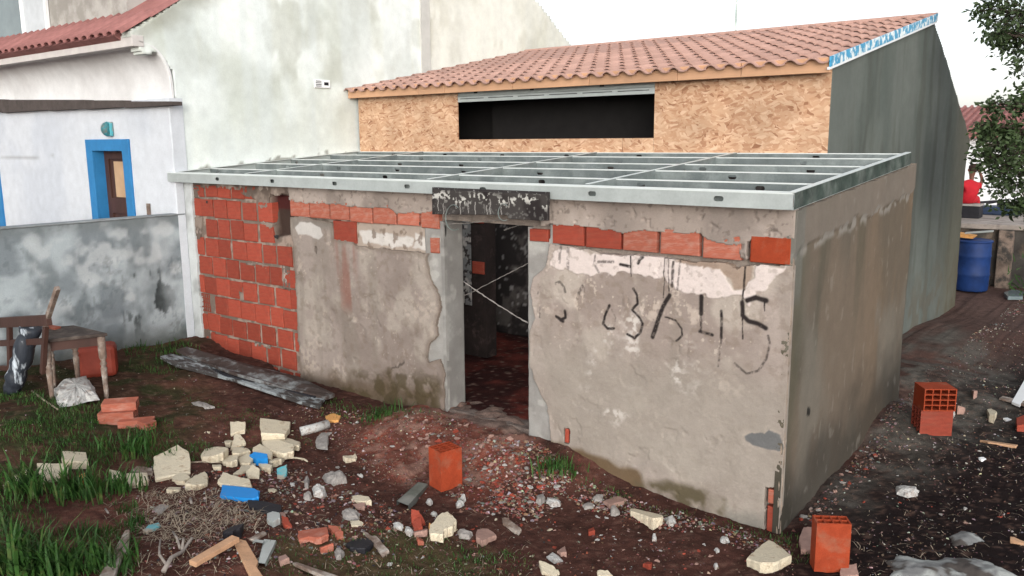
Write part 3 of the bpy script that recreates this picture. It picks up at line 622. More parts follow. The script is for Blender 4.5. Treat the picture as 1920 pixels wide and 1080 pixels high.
# rounded wall corner
mb = MB(); pts = []
rc = random.Random(4)
nz_ = 60
for i in range(nz_+1):
    z = -.12+2.425*i/nz_; rr = .019+rc.uniform(-.0035, .0035)
    pts.append(((-.016+rc.uniform(-.002, .002), .008, z), rr))
mb.tube([p[0] for p in pts], [p[1] for p in pts], 10)
part('corner_edge', mb, mat('corner_cement', lin(176, 158, 142, .75), rough=.95, var=.3, vs=14, fine=.2, bump=.6, bs=40, c2=lin(120, 108, 96, .75), c2s=7), shed, smooth=True)
# interior: floor, sooty back wall, partition stub
def floorcol(a, b):
    c = np.empty(a.shape+(3,)); c[:] = lin(84, 40, 34, .75)
    c = mixc(c, lin(52, 26, 24, .75), sstep(.4, .62, fbm(a, b, 2.5, 4, 300))); c = mixc(c, lin(108, 52, 44, .8), sstep(.5, .72, fbm(a, b, 2.1, 4, 301))*.7)
    c = mixc(c, lin(120, 100, 90, .7), sstep(.70, .76, fbm(a, b, 26, 3, 302))*.8)
    return mixc(c, lin(118, 106, 100, .75), 1-sstep(.12, .2, b+(fbm(a, b, 4, 4, 303)-.5)*.35-.25*np.clip((a+3.2)/.95, 0, 1)*0))
me = sheet('floor', XL+.02, -.27, .02, D-.02, .025, lambda a, b, d: (a, b, .285+d), lambda a, b: (b > .262) | ((a > -3.2) & (a < -2.25)), floorcol, lambda a, b: (fbm(a, b, 9, 4, 304)-.5)*.035, .2); part('floor', me, 'ground', shed)
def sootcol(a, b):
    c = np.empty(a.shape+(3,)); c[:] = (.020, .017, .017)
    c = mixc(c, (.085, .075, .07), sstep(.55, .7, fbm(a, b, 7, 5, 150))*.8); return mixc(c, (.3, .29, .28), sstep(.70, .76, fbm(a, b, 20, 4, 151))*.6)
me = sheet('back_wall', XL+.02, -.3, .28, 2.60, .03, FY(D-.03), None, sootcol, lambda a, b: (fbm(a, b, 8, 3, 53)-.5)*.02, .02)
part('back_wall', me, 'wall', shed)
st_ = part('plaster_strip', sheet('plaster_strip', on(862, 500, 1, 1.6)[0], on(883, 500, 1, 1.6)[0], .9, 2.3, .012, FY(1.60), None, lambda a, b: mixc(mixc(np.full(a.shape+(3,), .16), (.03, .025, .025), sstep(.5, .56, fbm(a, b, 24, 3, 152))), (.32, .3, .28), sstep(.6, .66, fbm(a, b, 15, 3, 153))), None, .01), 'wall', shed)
for q, (za, zb_) in enumerate([(1.86, 2.10), (1.28, 1.42)]):
    p = on(897, 457, 1, 1.6)
    mb = MB(); mb.box(p[0]-.10, p[0]+.07, 1.6, 1.75, za, zb_); part('brick', mb, 'brick', shed, bevel=.006)
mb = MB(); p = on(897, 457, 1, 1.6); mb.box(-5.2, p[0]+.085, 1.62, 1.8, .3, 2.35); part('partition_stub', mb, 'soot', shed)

# crossed wires in the doorway
def wire(pa, pb, Ya, Yb, r, label, sag=.0, m='wire'):
    a = Vector(on(*pa, 1, Ya)); b = Vector(on(*pb, 1, Yb)); n = 26; P = []; R_ = []
    rr = random.Random(pa[0])
    for i in range(n+1):
        t = i/n; q = a.lerp(b, t); q.z -= sag*4*t*(1-t); q += Vector((rr.uniform(-1, 1), rr.uniform(-1, 1), rr.uniform(-1, 1)))*.003; P.append(q); R_.append(r*rr.uniform(.7, 1.35))
    mb = MB(); mb.tube(P, R_, 6); solo('wire', mb, m, label, 'wire')
wire((868, 527), (990, 606), .24, .10, .0055, 'thick mortar crusted wire sloping down to the right across the doorway', .01, 'pgrey')
wire((868, 556), (990, 494), .22, .12, .0035, 'thin wire rising to the right across the doorway', .0)
wire((842, 420), (938, 412), .0, .0, .004, 'thin wire stretched level under the black lintel board', .005)
wire((945, 432), (985, 420), .2, .15, .004, 'short frayed wire end near the top of the right door jamb', -.005)
# black painted lintel board
lb = thing('lintel_board', 'black speckled board fixed above the doorway in front of the steel beam', 'board', (-2.7, -.19, 2.1))
P = [on(x, y, 1, -.19) for x, y in [(810, 351), (1028, 360), (1027, 414), (955, 411), (950, 403), (810, 402)]]
mb = MB(); mb.prism([(p[0], p[2]) for p in P], (-.19, -.165), lambda a, b, t: (a, t, b))
part('board', mb, 'slate', lb, bevel=.003)
def speckcol(a, b):
    c = np.empty(a.shape+(3,)); c[:] = (.022, .018, .018)
    c = mixc(c, (.045, .04, .038), sstep(.4, .6, fbm(a, b, 5, 3, 160)))
    zm = (P[0][2]+P[3][2])/2
    band = np.exp(-((b-zm-.035-.02*np.sin(a*14))/.035)**2)
    c = mixc(c, (.42, .41, .38), sstep(.60, .66, fbm(a, b, 38, 3, 161)+.10*band-.02)*np.clip(.15+band, 0, 1))
    for i in range(16):
        x = P[0][0]+.03+.058*i+.02*math.sin(i*5.1); z1 = zm+.05*math.sin(i*2.3); 
        if (i*7) % 3: c = mixc(c, (.40, .38, .36), (np.abs(a-x-.004*np.sin(b*70)) < .0042)*(b < z1+.03)*(b > z1-.10+.04*math.sin(i*3.7))*(.6))
    return c
me = sheet('painted_face', P[0][0]+.004, P[2][0]-.004, P[3][2]+.004, P[0][2]-.022, .0045, FY(-.1915), lambda a, b: inpoly(a, b, [(p[0], p[2]) for p in P]), speckcol, lambda a, b: (fbm(a, b, 30, 3, 162)-.5)*.002, .002)
part('painted_face', me, 'wall', lb)
for (cx, cy, r0) in [(851, 408, 19), (945, 398, 12)]:
    c0 = on(cx, cy, 1, -.2); rr = r0/200
    mb = MB(); mb.tube([(c0[0]+rr*math.cos(t), -.2-.006*math.sin(t*2), c0[2]+rr*1.15*math.sin(t)) for t in np.linspace(.9, 5.2, 18)], .0045, 6)
    part('wire_loop', mb, 'steeld', lb)

# ------------------------------------------------------------------ steel roof frame
frame = thing('steel_roof_frame', 'galvanised steel joist frame of slotted channels lying on top of the shed walls', 'roof frame', (-3.6, -.15, 2.32))
SL = .0693
zt = lambda y: 2.438+SL*y
def roofpt(x, y):
    d = ray(x, y); t = (2.438-CP[2]+SL*CP[1])/(d[2]-SL*d[1]); return CP+t*d
def joist(xa, xb, y, slots, h=.105, face=-1, name='joist', m='steel', fl=.045):
    """C section running in x; web at y, flanges going back; real stadium slots in the web"""
    mb = MB(); z1 = zt(y); z0_ = z1-h; zc = (z0_+z1)/2+(.010 if name == 'joist' else 0)
    cuts = sorted([s for s in slots if xa+.06 < s < xb-.06]); x = xa
    def quad(x0, x1):
        if x1-x0 > .001: mb.add([(x0, y, z0_), (x1, y, z0_), (x1, y, z1), (x0, y, z1)], [(0, 1, 2, 3)])
    for s in cuts:
        quad(x, s-.05)
        R_ = [(s-.05, z0_), (s+.05, z0_), (s+.05, z1), (s-.05, z1)]
        H = []
        for k in range(12):
            a = 2*math.pi*(k+.5)/12; H.append((s+math.copysign(.018, math.cos(a))+.019*math.cos(a), zc+.019*math.sin(a)))
        o = len(mb.v); mb.v += [(a, y, b) for a, b in R_]+[(a, y, b) for a, b in H]
        # corners 0..3, ring 4..15 (angles from 15deg)
        g = {2: (0, 1, 2), 3: (3, 4, 5), 0: (6, 7, 8), 1: (9, 10, 11)}
        for cidx, ks in g.items():
            for k in ks[:-1]: mb.f.append((o+cidx, o+4+k+1, o+4+k))
        for (c0, c1, k0, k1) in ((2, 3, 2, 3), (3, 0, 5, 6), (0, 1, 8, 9), (1, 2, 11, 0)):
            mb.f.append((o+c0, o+c1, o+4+k1, o+4+k0))
        # rolled lip of the slot
        b0 = len(mb.v); mb.v += [(a, y, b) for a, b in H]+[(a, y+.008, b) for a, b in H]
        for k in range(12): mb.f.append((b0+k, b0+(k+1) % 12, b0+12+(k+1) % 12, b0+12+k))
        x = s+.05
    quad(x, xb)
    dy = fl
    t = .002
    mb.box(xa, xb, y, y+dy, z0_-t, z0_)
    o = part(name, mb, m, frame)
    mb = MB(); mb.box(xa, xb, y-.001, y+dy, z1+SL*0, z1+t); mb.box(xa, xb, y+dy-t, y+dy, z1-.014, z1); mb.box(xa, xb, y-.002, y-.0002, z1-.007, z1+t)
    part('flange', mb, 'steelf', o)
    return o
rs = random.Random(9)
slF = [-.488-1.0*i for i in range(7)]
slF = [-.488, -1.514, -2.60, -3.496, -4.494, -5.491, -6.5]
joist(-7.54, .028, -.15, slF, .107, name='beam')
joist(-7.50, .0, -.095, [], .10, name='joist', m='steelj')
for i, (y, off) in enumerate([(.36, .15), (1.02, -.35), (1.58, .1), (2.26, -.2)]):
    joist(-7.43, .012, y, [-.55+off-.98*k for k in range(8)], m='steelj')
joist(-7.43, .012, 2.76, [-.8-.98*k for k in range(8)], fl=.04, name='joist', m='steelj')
# end channels and cross rails (run in y, following the slope)
def rail(x, ya, yb, h, web, name, m='steel', fl=.045, up=0.0):
    mb = MB(); s = 1 if web > 0 else -1
    def pr(x0, x1, d0, d1):
        mb.add([(xx, yy, zt(yy)+dd) for yy in (ya, yb) for dd in (d0, d1) for xx in (x0, x1)],
               [(0, 1, 3, 2), (4, 6, 7, 5), (0, 4, 5, 1), (2, 3, 7, 6), (0, 2, 6, 4), (1, 5, 7, 3)])
    pr(x-.0012, x+.0012, -h, up); pr(min(x, x-s*fl), max(x, x-s*fl), -h-.003, -h)
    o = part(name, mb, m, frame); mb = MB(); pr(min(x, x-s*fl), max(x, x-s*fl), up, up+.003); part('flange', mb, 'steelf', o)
    return o
o = rail(.034, -.15, 2.86, .107, 1, 'end_channel', 'steel', up=.004)
mb = MB(); mb.add([(.0375, y, zt(y)+d) for y in (-.149, 2.86) for d in (-.105, .002)], [(0, 2, 3, 1)])
mb.add([(.0358, y, zt(y)+d) for y in (-.149, 2.86) for d in (-.105, .002)], [(0, 1, 3, 2)])
part('channel_web', mb, mat('dark_reflection_zinc', (.040, .056, .048), rough=.65, metal=0, spec=.2, var=.5, vs=6, c2=(.085, .10, .09), c2s=5), frame)  # dark greenish reflection painted into the end channel's outer face
rail(-7.435, -.05, 2.85, .10, -1, 'end_channel', up=.004)
for (q0, q1) in [((1072, 354), (1375, 288)), ((770, 342), (1110, 288)), ((456, 327), (743, 291))]:
    xm = (roofpt(*q0)[0]+roofpt(*q1)[0])/2
    ys_ = [-.05, .36, 1.02, 1.58, 2.26, 2.76]
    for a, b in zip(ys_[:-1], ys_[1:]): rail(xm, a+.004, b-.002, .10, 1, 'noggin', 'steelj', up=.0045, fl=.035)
# screws
for k, x in enumerate(np.arange(-7.2, 0, .6)):
    pass

# ================================================================== THE TALLER HOUSE BEHIND
house = thing('osb_fronted_house', 'taller house behind the shed with clay tile roof, strand board front and bare grey gable', 'house', (-4, D, 0))
GX = -.71
RY, RZ = 6.83, 4.30; EY, EZ = 2.66, 3.47
sl_ = (RZ-EZ)/(RY-EY)
gab = [(D, -.3), (D, EZ-.02+(D-EY)*sl_-.02), (RY, RZ-.01), (10.08, 2.72), (10.04, 2.56), (9.9, 2.45), (9.98, -.3)]
def colG(a, b):
    c = np.empty(a.shape+(3,)); c[:] = lin(112, 117, 112, .74)
    c = mixc(c, lin(94, 102, 97, .70), sstep(.34, .74, fbm(a, b, 2.2, 4, 170, .6))*.7)
    c = mixc(c, lin(126, 132, 126, .68), sstep(.55, .7, fbm(a, b, 1.4, 4, 171, .9))*.5)
    c = mixc(c, lin(74, 74, 64, .64), sstep(.5, .7, fbm(a, b, 4, 4, 172, .5))*.35*sstep(.2, 1.5, b))
    c = mixc(c, lin(120, 112, 98, .55), (1-sstep(.3, 1.3, b))*sstep(.4, .6, fbm(a, b, 5, 4, 173))*.6)
    c = mixc(c, lin(126, 116, 90, .5), sstep(8.0, 9.6, a+(4.2-b)*0)*.5)
    return c
me = sheet('gable_wall', D, 10.15, -.3, 4.35, .03, FX(GX), lambda a, b: inpoly(*warped(a, b, .02, 18, 5), gab), colG, lambda a, b: (fbm(a, b, 2, 3, 54)-.5)*.03, .22)
part('gable_wall', me, 'wall', house)
mb = MB(); mb.box(XL+.03, GX-.22, 9.7, 9.9, -.3, 2.4); mb.box(XL+.03, GX-.02, D+.3, 9.9, -.2, -.1); part('back_wall', mb, 'conc', house)
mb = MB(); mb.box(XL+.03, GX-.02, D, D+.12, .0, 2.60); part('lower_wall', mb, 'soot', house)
# strand boards
zO0, zO1 = 2.605, 3.43; xa, xb = -5.49, -2.605; zs0, zs1 = 2.79, 3.42
mb = MB(); mb.box(XL+.03, xa-.004, D-.018, D, zO0, zO1); part('strand_board', mb, 'osb', house)
mb = MB(); mb.box(xa, -3.0, D-.019, D, zO0, zs0); part('strand_board', mb, 'osb', house)
mb = MB(); mb.box(-2.996, xb, D-.018, D, zO0, zs0); part('strand_board', mb, 'osb', house)
mb = MB(); mb.box(xb+.004, GX, D-.019, D, zO0, zO1+.02); part('strand_board', mb, 'osb', house)
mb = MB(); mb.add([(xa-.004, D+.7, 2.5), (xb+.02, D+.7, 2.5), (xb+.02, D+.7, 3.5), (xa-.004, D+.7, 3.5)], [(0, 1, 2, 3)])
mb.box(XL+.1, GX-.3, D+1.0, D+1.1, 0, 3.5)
part('dark_interior_backing', mb, 'dark', house)  # near-black sheets stand in for the shade inside the opening
# slotted header channels over the opening
mb = MB()
z1 = 3.425; mb.box(xa, xb, D-.004, D+.05, z1-.075, z1); mb.box(xa, xb, D-.03, D+.05, z1-.084, z1-.078)
mb.box(xa, xb, D-.012, D+.05, z1-.155, z1-.088)
part('header_channel', mb, 'steel', house)
mb = MB()
for k in range(6): mb.box(xa+.04+k*.475, xa+.44+k*.475, D-.0135, D-.011, z1-.118, z1-.110)
for x in (xa+.3, xa+1.2, xa+2.2): mb.box(x-.03, x+.03, D-.006, D-.0045, z1-.05, z1-.015)
part('channel_slots', mb, 'dark', house)
mb = MB(); mb.box(XL+.03, GX-.02, D+.002, D+.04, 3.30, 3.42); 
# clay-coloured board under the tiles
xe = [-7.44, -6.05, -5.57, -4.45, -3.35, -2.25, -1.55, -.67]
for a, b in zip(xe[:-1], xe[1:]):
    mb = MB(); mb.box(a+.003, b-.003, EY-.022, EY+.02, EZ-.088, EZ+.052); part('eave_board', mb, 'clay_board', house, bevel=.004)
mb = MB(); mb.prism([(EY, EZ-.09), (EY, EZ-.01), (RY, RZ-.01), (10.1, 2.70), (10.1, 2.62), (RY, RZ-.09)], (XL+.02, GX-.225), lambda a, b, t: (t, a, b))
part('roof_deck', mb, 'oldwood', house)
mb = MB(); mb.prism([(RY-.02, RZ+.02), (RY+.05, RZ+.03), (10.22, 2.72), (10.2, 2.66), (RY, RZ-.02)], (XL+.02, GX-.03), lambda a, b, t: (t, a, b)); part('rear_roof_slope', mb, 'tileo', house)
# roof tiles
TW, TE, TLn = .205, .345, .40
def tile_mesh(w_=TW, L=TLn):
    mb = MB(); n = 10; th = .014
    prof = []
    for i in range(n+1):
        u = i/n*1.10-.05
        z = .038*max(0, math.sin(math.pi*min(max((u)/.58, 0), 1)))**.8 - .010*math.sin(math.pi*min(max((u-.58)/.42, 0), 1)) if u > 0 else .0
        prof.append((u*w_, z))
    vs = []
    for (y, dz) in ((0, .028), (L, 0.0)):
        for a, z in prof: vs.append((a, y, z+dz))
    for a, z in prof: vs.append((a, 0, z+.028-th))
    N = n+1; fs = []
    for i in range(n): fs.append((i, i+1, N+i+1, N+i)); fs.append((2*N+i, 2*N+i+1, i+1, i))
    fs.append((0, N, 2*N)); 
    mb.add(vs, fs); m = mb.mesh('roof_tile')
    sm = [len(p.vertices) == 4 and abs(p.normal.z) > .3 for p in m.polygons]; m.polygons.foreach_set('use_smooth', sm); return m
tm = tile_mesh(); ang = math.atan(sl_)
rows = int((RY-EY)/math.cos(ang)/TE)+1
cols = int((GX+.02-(XL+.02))/TW)
allt = []
for r in range(rows):
    for c in range(cols+1):
        s = r*TE-.085; x = GX+.03-TW*(c+1)
        if x < XL-.02: continue
        y = EY+s*math.cos(ang); z = EZ+s*math.sin(ang)+.004
        if y > RY-.1: continue
        allt.append((r, c, x+rs.uniform(-.004, .004), y, z))
allt.sort(key=lambda t: (t[2]-CP[0])**2+(t[3]-CP[1])**2)
big = allt[:300]; rest = allt[300:]
for (r, c, x, y, z) in big:
    o = part('roof_tile', tm, 'tile', house, loc=(x, y, z)); o.rotation_euler = (ang+rs.uniform(-.006, .006), rs.uniform(-.006, .006), rs.uniform(-.006, .006))
if rest:
    mb = MB(); V = [v.co.copy() for v in tm.vertices]; Fs = [tuple(p.vertices) for p in tm.polygons]; ca, sa = math.cos(ang), math.sin(ang)
    for (r, c, x, y, z) in rest: mb.add([(x+v.x, y+v.y*ca-v.z*sa, z+v.y*sa+v.z*ca) for v in V], Fs)
    o = part('roof_tiles', mb, 'tile', house); o['kind'] = 'stuff'
mb = MB(); mb.tube([(x, RY+.02, RZ+.035) for x in np.linspace(XL, GX+.04, 30)], .045, 8); part('ridge', mb, 'tile', house)
# peeling blue flashing on the rake
mb = MB()
def slab_(x0, x1, ya, yb, d0, d1):
    f = lambda y: EZ+(y-EY)*sl_
    mb.add([(xx, yy, f(yy)+dd) for yy in (ya, yb) for dd in (d0, d1) for xx in (x0, x1)],
           [(0, 1, 3, 2), (4, 6, 7, 5), (0, 4, 5, 1), (2, 3, 7, 6), (0, 2, 6, 4), (1, 5, 7, 3)])
slab_(GX+.035, GX+.05, EY-.05, RY+.02, -.03, .065); part('rake_flashing', mb, 'bluef', house)
mb = MB(); slab_(GX+.018, GX+.044, EY-.05, RY, -.055, -.031); part('rake_trim', mb, 'white', house)

# ================================================================== NEIGHBOUR'S HOUSE AND WALLS
nb = thing('white_neighbour_house', 'white two storey house at the left with a mottled gable wall and blue framed door', 'house', (-9, 2, 0))
XW = XL
g1 = X_([(243, 62), (268, 101), (300, 99), (325, 132), (333, 200)], XW)
def colN(a, b):
    c = np.empty(a.shape+(3,)); c[:] = lin(236, 242, 238, .88)
    c = mixc(c, lin(194, 200, 190, .85), sstep(.42, .68, fbm(a, b, 1.1, 5, 180, .9))*.75*sstep(2.2, 3.4, b))
    c = mixc(c, lin(168, 170, 154, .85), sstep(.54, .68, fbm(a, b, 2.8, 5, 181, 1.6))*.42*sstep(3.0, 3.8, b))
    c = mixc(c, lin(214, 222, 222, .86), sstep(.4, .7, fbm(a, b, 4, 4, 182, .5))*.5)
    ed = dseg(a, b, X_([(243, 62), (345, 0), (420, -45)], XW), False); c = mixc(c, lin(150, 148, 132, .8), (1-sstep(.0, .28, ed+(fbm(a, b, 6, 3, 183)-.5)*.25))*.6)
    c = mixc(c, lin(120, 118, 108, .8), (b < 2.53+.069*a+.10*fbm(a, b, 5, 3, 184)-.02)*.0+0*a)
    rf = 2.44+SL*a; m = sstep(.0, .05, rf+.06*sstep(.45, .7, fbm(a, b, 6, 4, 185))*2-b)*(a > .2)*(a < 2.6); c = mixc(c, lin(128, 126, 116, .8), m*.8)
    c = mixc(c, lin(130, 128, 120, .7), (1-sstep(2.25, 2.35, b))*(a > .0)*.9)
    return c
gpoly = g1[::-1]+[(.18, 4.46), (1.2, 5.15), (4.36, 5.6), (4.36, -.2), (-.085, -.2), (-.085, 3.2)]
me = sheet('gable_wall', -.6, 4.36, -.2, 5.7, .03, FX(XW), lambda a, b: inpoly(*warped(a, b, .012, 19, 6), gpoly), colN, lambda a, b: (fbm(a, b, 1.6, 3, 55)-.5)*.03-.012, .20)
part('gable_wall', me, 'wall', nb)
def colN2(a, b):
    c = colN(a, b); return mixc(c, lin(222, 212, 190, .82), .35+0*a)
g2 = [(4.363, -.2), (4.363, 6.2), (6.2, 6.0), (7.18, 5.30), (8.58, 4.45), (10.5, 3.4), (10.5, -.2)]
me = sheet('rear_gable_wall', 4.363, 10.5, 2.0, 6.2, .05, FX(XW-.03), lambda a, b: inpoly(a, b, g2), colN2, lambda a, b: (fbm(a, b, 1.6, 3, 56)-.5)*.02, .25)
part('rear_gable_wall', me, 'wall', nb)
mb = MB(); mb.box(XW-.035, XW+.012, 4.16, 4.362, 2.5, 6.0); part('pilaster', mb, mat('pale_grey_render', lin(205, 205, 200, .8), var=.08, bump=.2), nb)
# air vent
vt = on(604, 157, 0, XW+.01)
mb = MB(); vy, vz = vt[1], vt[2]
v0 = on(589, 157, 0, XW)[1]; v1 = on(618, 157, 0, XW)[1]; vh = .055
mb.box(XW-.01, XW+.012, v0, v1, vz-vh, vz+vh)
o = part('air_vent', mb, 'white', nb, bevel=.004)
mb = MB()
for k in range(4): mb.box(XW+.012, XW+.016, v0+.02, (v0+v1)/2-.02, vz-.038+k*.022, vz-.029+k*.022)
mb.box(XW+.012, XW+.0145, (v0+v1)/2+.03, v1-.03, vz-.02, vz+.022)
q = part('vent_slots', mb, 'black', o)
# facade with the blue door (faces the viewer), plane y = YF
YF = -.12
def colF(a, b):
    c = np.empty(a.shape+(3,)); c[:] = lin(212, 216, 222, .80)
    c = mixc(c, lin(192, 198, 208, .80), sstep(.45, .7, fbm(a, b, 1.2, 4, 190))*.5)
    cr = W([(0, 296), (60, 296), (100, 292)], YF); c = mixc(c, lin(140, 140, 140), (1-sstep(.004, .014, dseg(a, b, cr, False)))*.6)
    return c
dx0, dx1 = -9.56, -8.43; dzt = 2.83; fw = .17
doorhole = [(dx0+fw, 0), (dx0+fw, dzt-.14), (dx1-fw, dzt-.14), (dx1-fw, 0)]
me = sheet('front_facade', -14.5, XW-.002, .0, 3.30, .04, FY(YF), lambda a, b: ~((a > doorhole[0][0]) & (a < doorhole[2][0]) & (b < dzt-.14)), colF, lambda a, b: (fbm(a, b, 1.3, 3, 57)-.5)*.02-.01, .18)
part('front_facade', me, 'wall', nb)
mb = MB(); mb.box(dx0, dx0+fw, YF-.02, YF+.01, .3, dzt).box(dx1-fw, dx1, YF-.02, YF+.01, .3, dzt).box(dx0+fw, dx1-fw, YF-.02, YF+.01, dzt-.15, dzt)
mb.box(dx0+fw-.012, dx0+fw, YF+.01, YF+.2, .3, dzt-.15)
part('door_frame', mb, 'blue', nb, bevel=.004)
dr = MB(); dr.box(dx0+fw, dx1-fw, YF+.16, YF+.2, .3, dzt-.15); dr_o = part('door', dr, 'wood', nb)
a0, a1 = dx0+fw, dx1-fw
mb = MB(); mb.box(a0, a0+.10, YF+.135, YF+.16, .3, dzt-.15).box(a1-.08, a1, YF+.135, YF+.16, .3, dzt-.15).box(a0+.1, a1-.08, YF+.135, YF+.16, dzt-.26, dzt-.15).box(a0+.1, a1-.08, YF+.135, YF+.16, 1.85, 2.05); part('door_stile', mb, 'wood', dr_o, bevel=.004)
mb = MB(); mb.box(a0+.22, a1-.12, YF+.148, YF+.158, 2.07, dzt-.29); part('door_pane', mb, 'curtain', dr_o)
mb = MB(); p = on(4, 350, 1, YF); mb.box(-12.9, on(2, 350, 1, YF)[0], YF-.02, YF+.01, 1.4, on(0, 300, 1, YF)[2]); part('window_frame', mb, 'blue', nb)
mb = MB(); p = on(280, 395, 1, YF); mb.box(p[0]-.03, p[0]+.03, YF-.02, YF, p[2]-.09, p[2]+.09); part('door_bell', mb, 'oldwood', nb)
# stepped coping of dark weathered slabs above the facade
cs = [(0, 90, 187, 209), (90, 158, 187, 206), (158, 233, 188, 203), (233, 321, 190, 200)]
for (x0, x1, yt, yb) in [(-60, 0, 186, 211)]+cs:
    A = on(x0, yt, 1, YF-.08); B = on(x1, yt, 1, YF-.08); zb_ = on((x0+x1)/2, yb, 1, YF-.08)[2]; ztA = on((x0+x1)/2, yt, 1, YF-.08)[2]
    mb = MB(); mb.prism([(A[0], zb_), (B[0]-.004, zb_), (B[0]-.004, B[2]), (A[0], A[2])], (YF-.08, YF+.06), lambda a, b, t: (a, t, b)); part('coping_slab', mb, mat('weathered_coping', lin(104, 94, 90, .5), var=.25, vs=8, bump=.6), nb, bevel=.005)
# wall above the coping that curves forward into a cove beneath the eaves
def cove(a, b, d):
    t = np.clip((b-3.45)/(3.92-3.45), 0, 1); return (a, YF+.05-.36*(1-np.sqrt(np.clip(1-t*t, 0, 1)))-d, b)
me = sheet('eaves_cove', -14.5, XW-.003, 3.22, 3.92, .04, cove, None, lambda a, b: mixc(np.full(a.shape+(3,), 1.)*np.array(lin(232, 232, 232, .85)), lin(196, 192, 190, .8), sstep(.4, .7, fbm(a, b, 2, 4, 191))*.3), None, .03)
part('eaves_cove', me, 'wall', nb)
mb = MB(); mb.box(-14.5, XW-.003, -.50, -.36, 3.86, 3.985); part('fascia', mb, mat('off_white_render', lin(214, 208, 204, .8), var=.1, bump=.2), nb, bevel=.006)
# old roof: tile ends along the eave as parts, slope as one sheet of ribs
def ot_mesh():
    mb = MB(); n = 8; vs = []
    for y, dz in ((0, 0), (.42, .26)):
        for i in range(n+1):
            a = math.pi*i/n; vs.append((-.085*math.cos(a), y, .055*math.sin(a)+dz))
        for i in range(n+1):
            a = math.pi*i/n; vs.append((-.068*math.cos(a), y, .04*math.sin(a)+dz))
    N = n+1; fs = []
    for i in range(n): fs += [(i, i+1, 2*N+i+1, 2*N+i), (N+i, N+i+1, i+1, i), (3*N+i, 3*N+i+1, N+i+1, N+i)]
    mb.add(vs, fs); return mb.mesh('eave_tile', True)
om = ot_mesh(); x = XW-.12
while x > -11.6:
    part('eave_tile', om, 'tileo', nb, loc=(x, -.60, 3.99)); 
    x -= .20
mb = MB()
for i in range(26):
    x = XW-.10-.2*i
    if x < -12.5: break
    for (ya, yb, za, zb_) in ((-.25, 1.6, 4.20, 5.35),):
        n = 6; vs = []
        for (y, z) in ((ya, za), (yb, zb_)):
            for k in range(n+1):
                u = -.1+.2*k/n; vs.append((x+u, y, z+.05*math.cos(u/.1*math.pi/2)**2))
        mb.add(vs, [(k, k+1, n+1+k+1, n+1+k) for k in range(n)])
part('roof_slope', mb, 'tileo', nb)
mb = MB(); mb.prism([(-.58, 3.985), (1.7, 5.35), (1.7, 3.9), (-.4, 3.88)], (-13, XW-.25), lambda a, b, t: (t, a, b)); part('roof_base', mb, 'tileo', nb)
# dormer with white window
YD = -.05
mb = MB(); p0 = on(240, 30, 1, YD)[0]
mb.box(-13.5, p0-.0, YD, YD+1.5, 4.2, 6.2)
part('dormer', mb, mat('grey_rendered_dormer', lin(200, 196, 190, .72), var=.12, vs=2, c2=lin(172, 168, 160, .7), c2s=2.5, bump=.3), nb)
mb = MB(); mb.box(-13.6, p0+.12, YD-.3, YD+1.6, 5.05+.02, 5.14); part('dormer_eave', mb, 'oldwood', nb)
wz0 = on(95, 70, 1, YD)[2]; wx1 = on(95, 40, 1, YD)[0]; wx0 = on(5, 40, 1, YD)[0]
wf = MB(); wf.box(wx0-.9, wx1, YD-.05, YD-.01, wz0-.09, wz0).box(wx1-.06, wx1, YD-.05, YD-.01, wz0, 5.05).box((wx0+wx1)/2-.04, (wx0+wx1)/2+.03, YD-.05, YD-.01, wz0, 5.05)
wfo = part('window', wf, 'white', nb)
mb = MB(); mb.box((wx0+wx1)/2+.03, wx1-.06, YD-.03, YD-.012, wz0, 5.05); part('pane', mb, mat('curtained_pane', (.5, .53, .55), rough=.3, var=.1, bump=0), wfo)
mb = MB(); mb.box(wx0-.9, (wx0+wx1)/2-.04, YD-.03, YD-.012, wz0, 5.05); part('pane', mb, 'glass', wfo)
# wall lamp over the blue door
wl = thing('wall_lamp', 'small teal shell shaped wall lamp above the blue framed door', 'lamp', tuple(on(190, 250, 1, YF)))
c0 = on(191, 242, 1, YF-.1)
mb = MB(); vs = []
mb.lathe([(.015, 0), (.06, .03), (.085, .08), (.09, .13), (.05, .15), (.02, .152)], 14, (0, 0, 0)); mb.v = [(c0[0]-.09+z*1.1, YF-.02-abs(x)*1.0-.01, c0[2]+y*1.1) for x, y, z in mb.v]
part('lamp_shade', mb, 'teal', wl, smooth=True)
mb = MB(); mb.box(c0[0]+.03, c0[0]+.09, YF-.04, YF+.005, c0[2]-.09, c0[2]+.09); part('back_plate', mb, 'teal', wl, bevel=.01)
# garden wall
def colW(a, b):
    c = np.empty(a.shape+(3,)); c[:] = lin(184, 194, 198, .72)
    c = mixc(c, lin(130, 140, 146, .64), sstep(.42, .6, fbm(a, b, 1.8, 5, 200, 2.4))*.8)
    c = mixc(c, lin(118, 128, 132, .64), sstep(.48, .72, fbm(a, b, 3.6, 5, 201, 2.2))*.75)
    c = mixc(c, lin(206, 212, 214, .74), sstep(.6, .74, fbm(a, b, 4, 4, 202))*.6)
    c = mixc(c, lin(52, 58, 58, .7), sstep(.62, .68, fbm(a, b, 7, 5, 203, 3.2))*pmask(a, b, X_([(230, 500), (320, 520), (320, 620), (240, 620)], XL), .2, .08, 5)*.95)
    c = mixc(c, lin(92, 98, 100, .7), sstep(.55, .66, fbm(a, b, 26, 4, 204, 18))*.35*sstep(.45, .6, fbm(a, b, 3, 3, 205)))
    c = mixc(c, lin(120, 126, 126, .7), (1-sstep(0, .18, 1.915-b))*.55)
    c = mixc(c, lin(70, 72, 62, .7), (1-sstep(.45, .75, b+(fbm(a, b, 4, 4, 206)-.5)*.3))*.7)
    return c
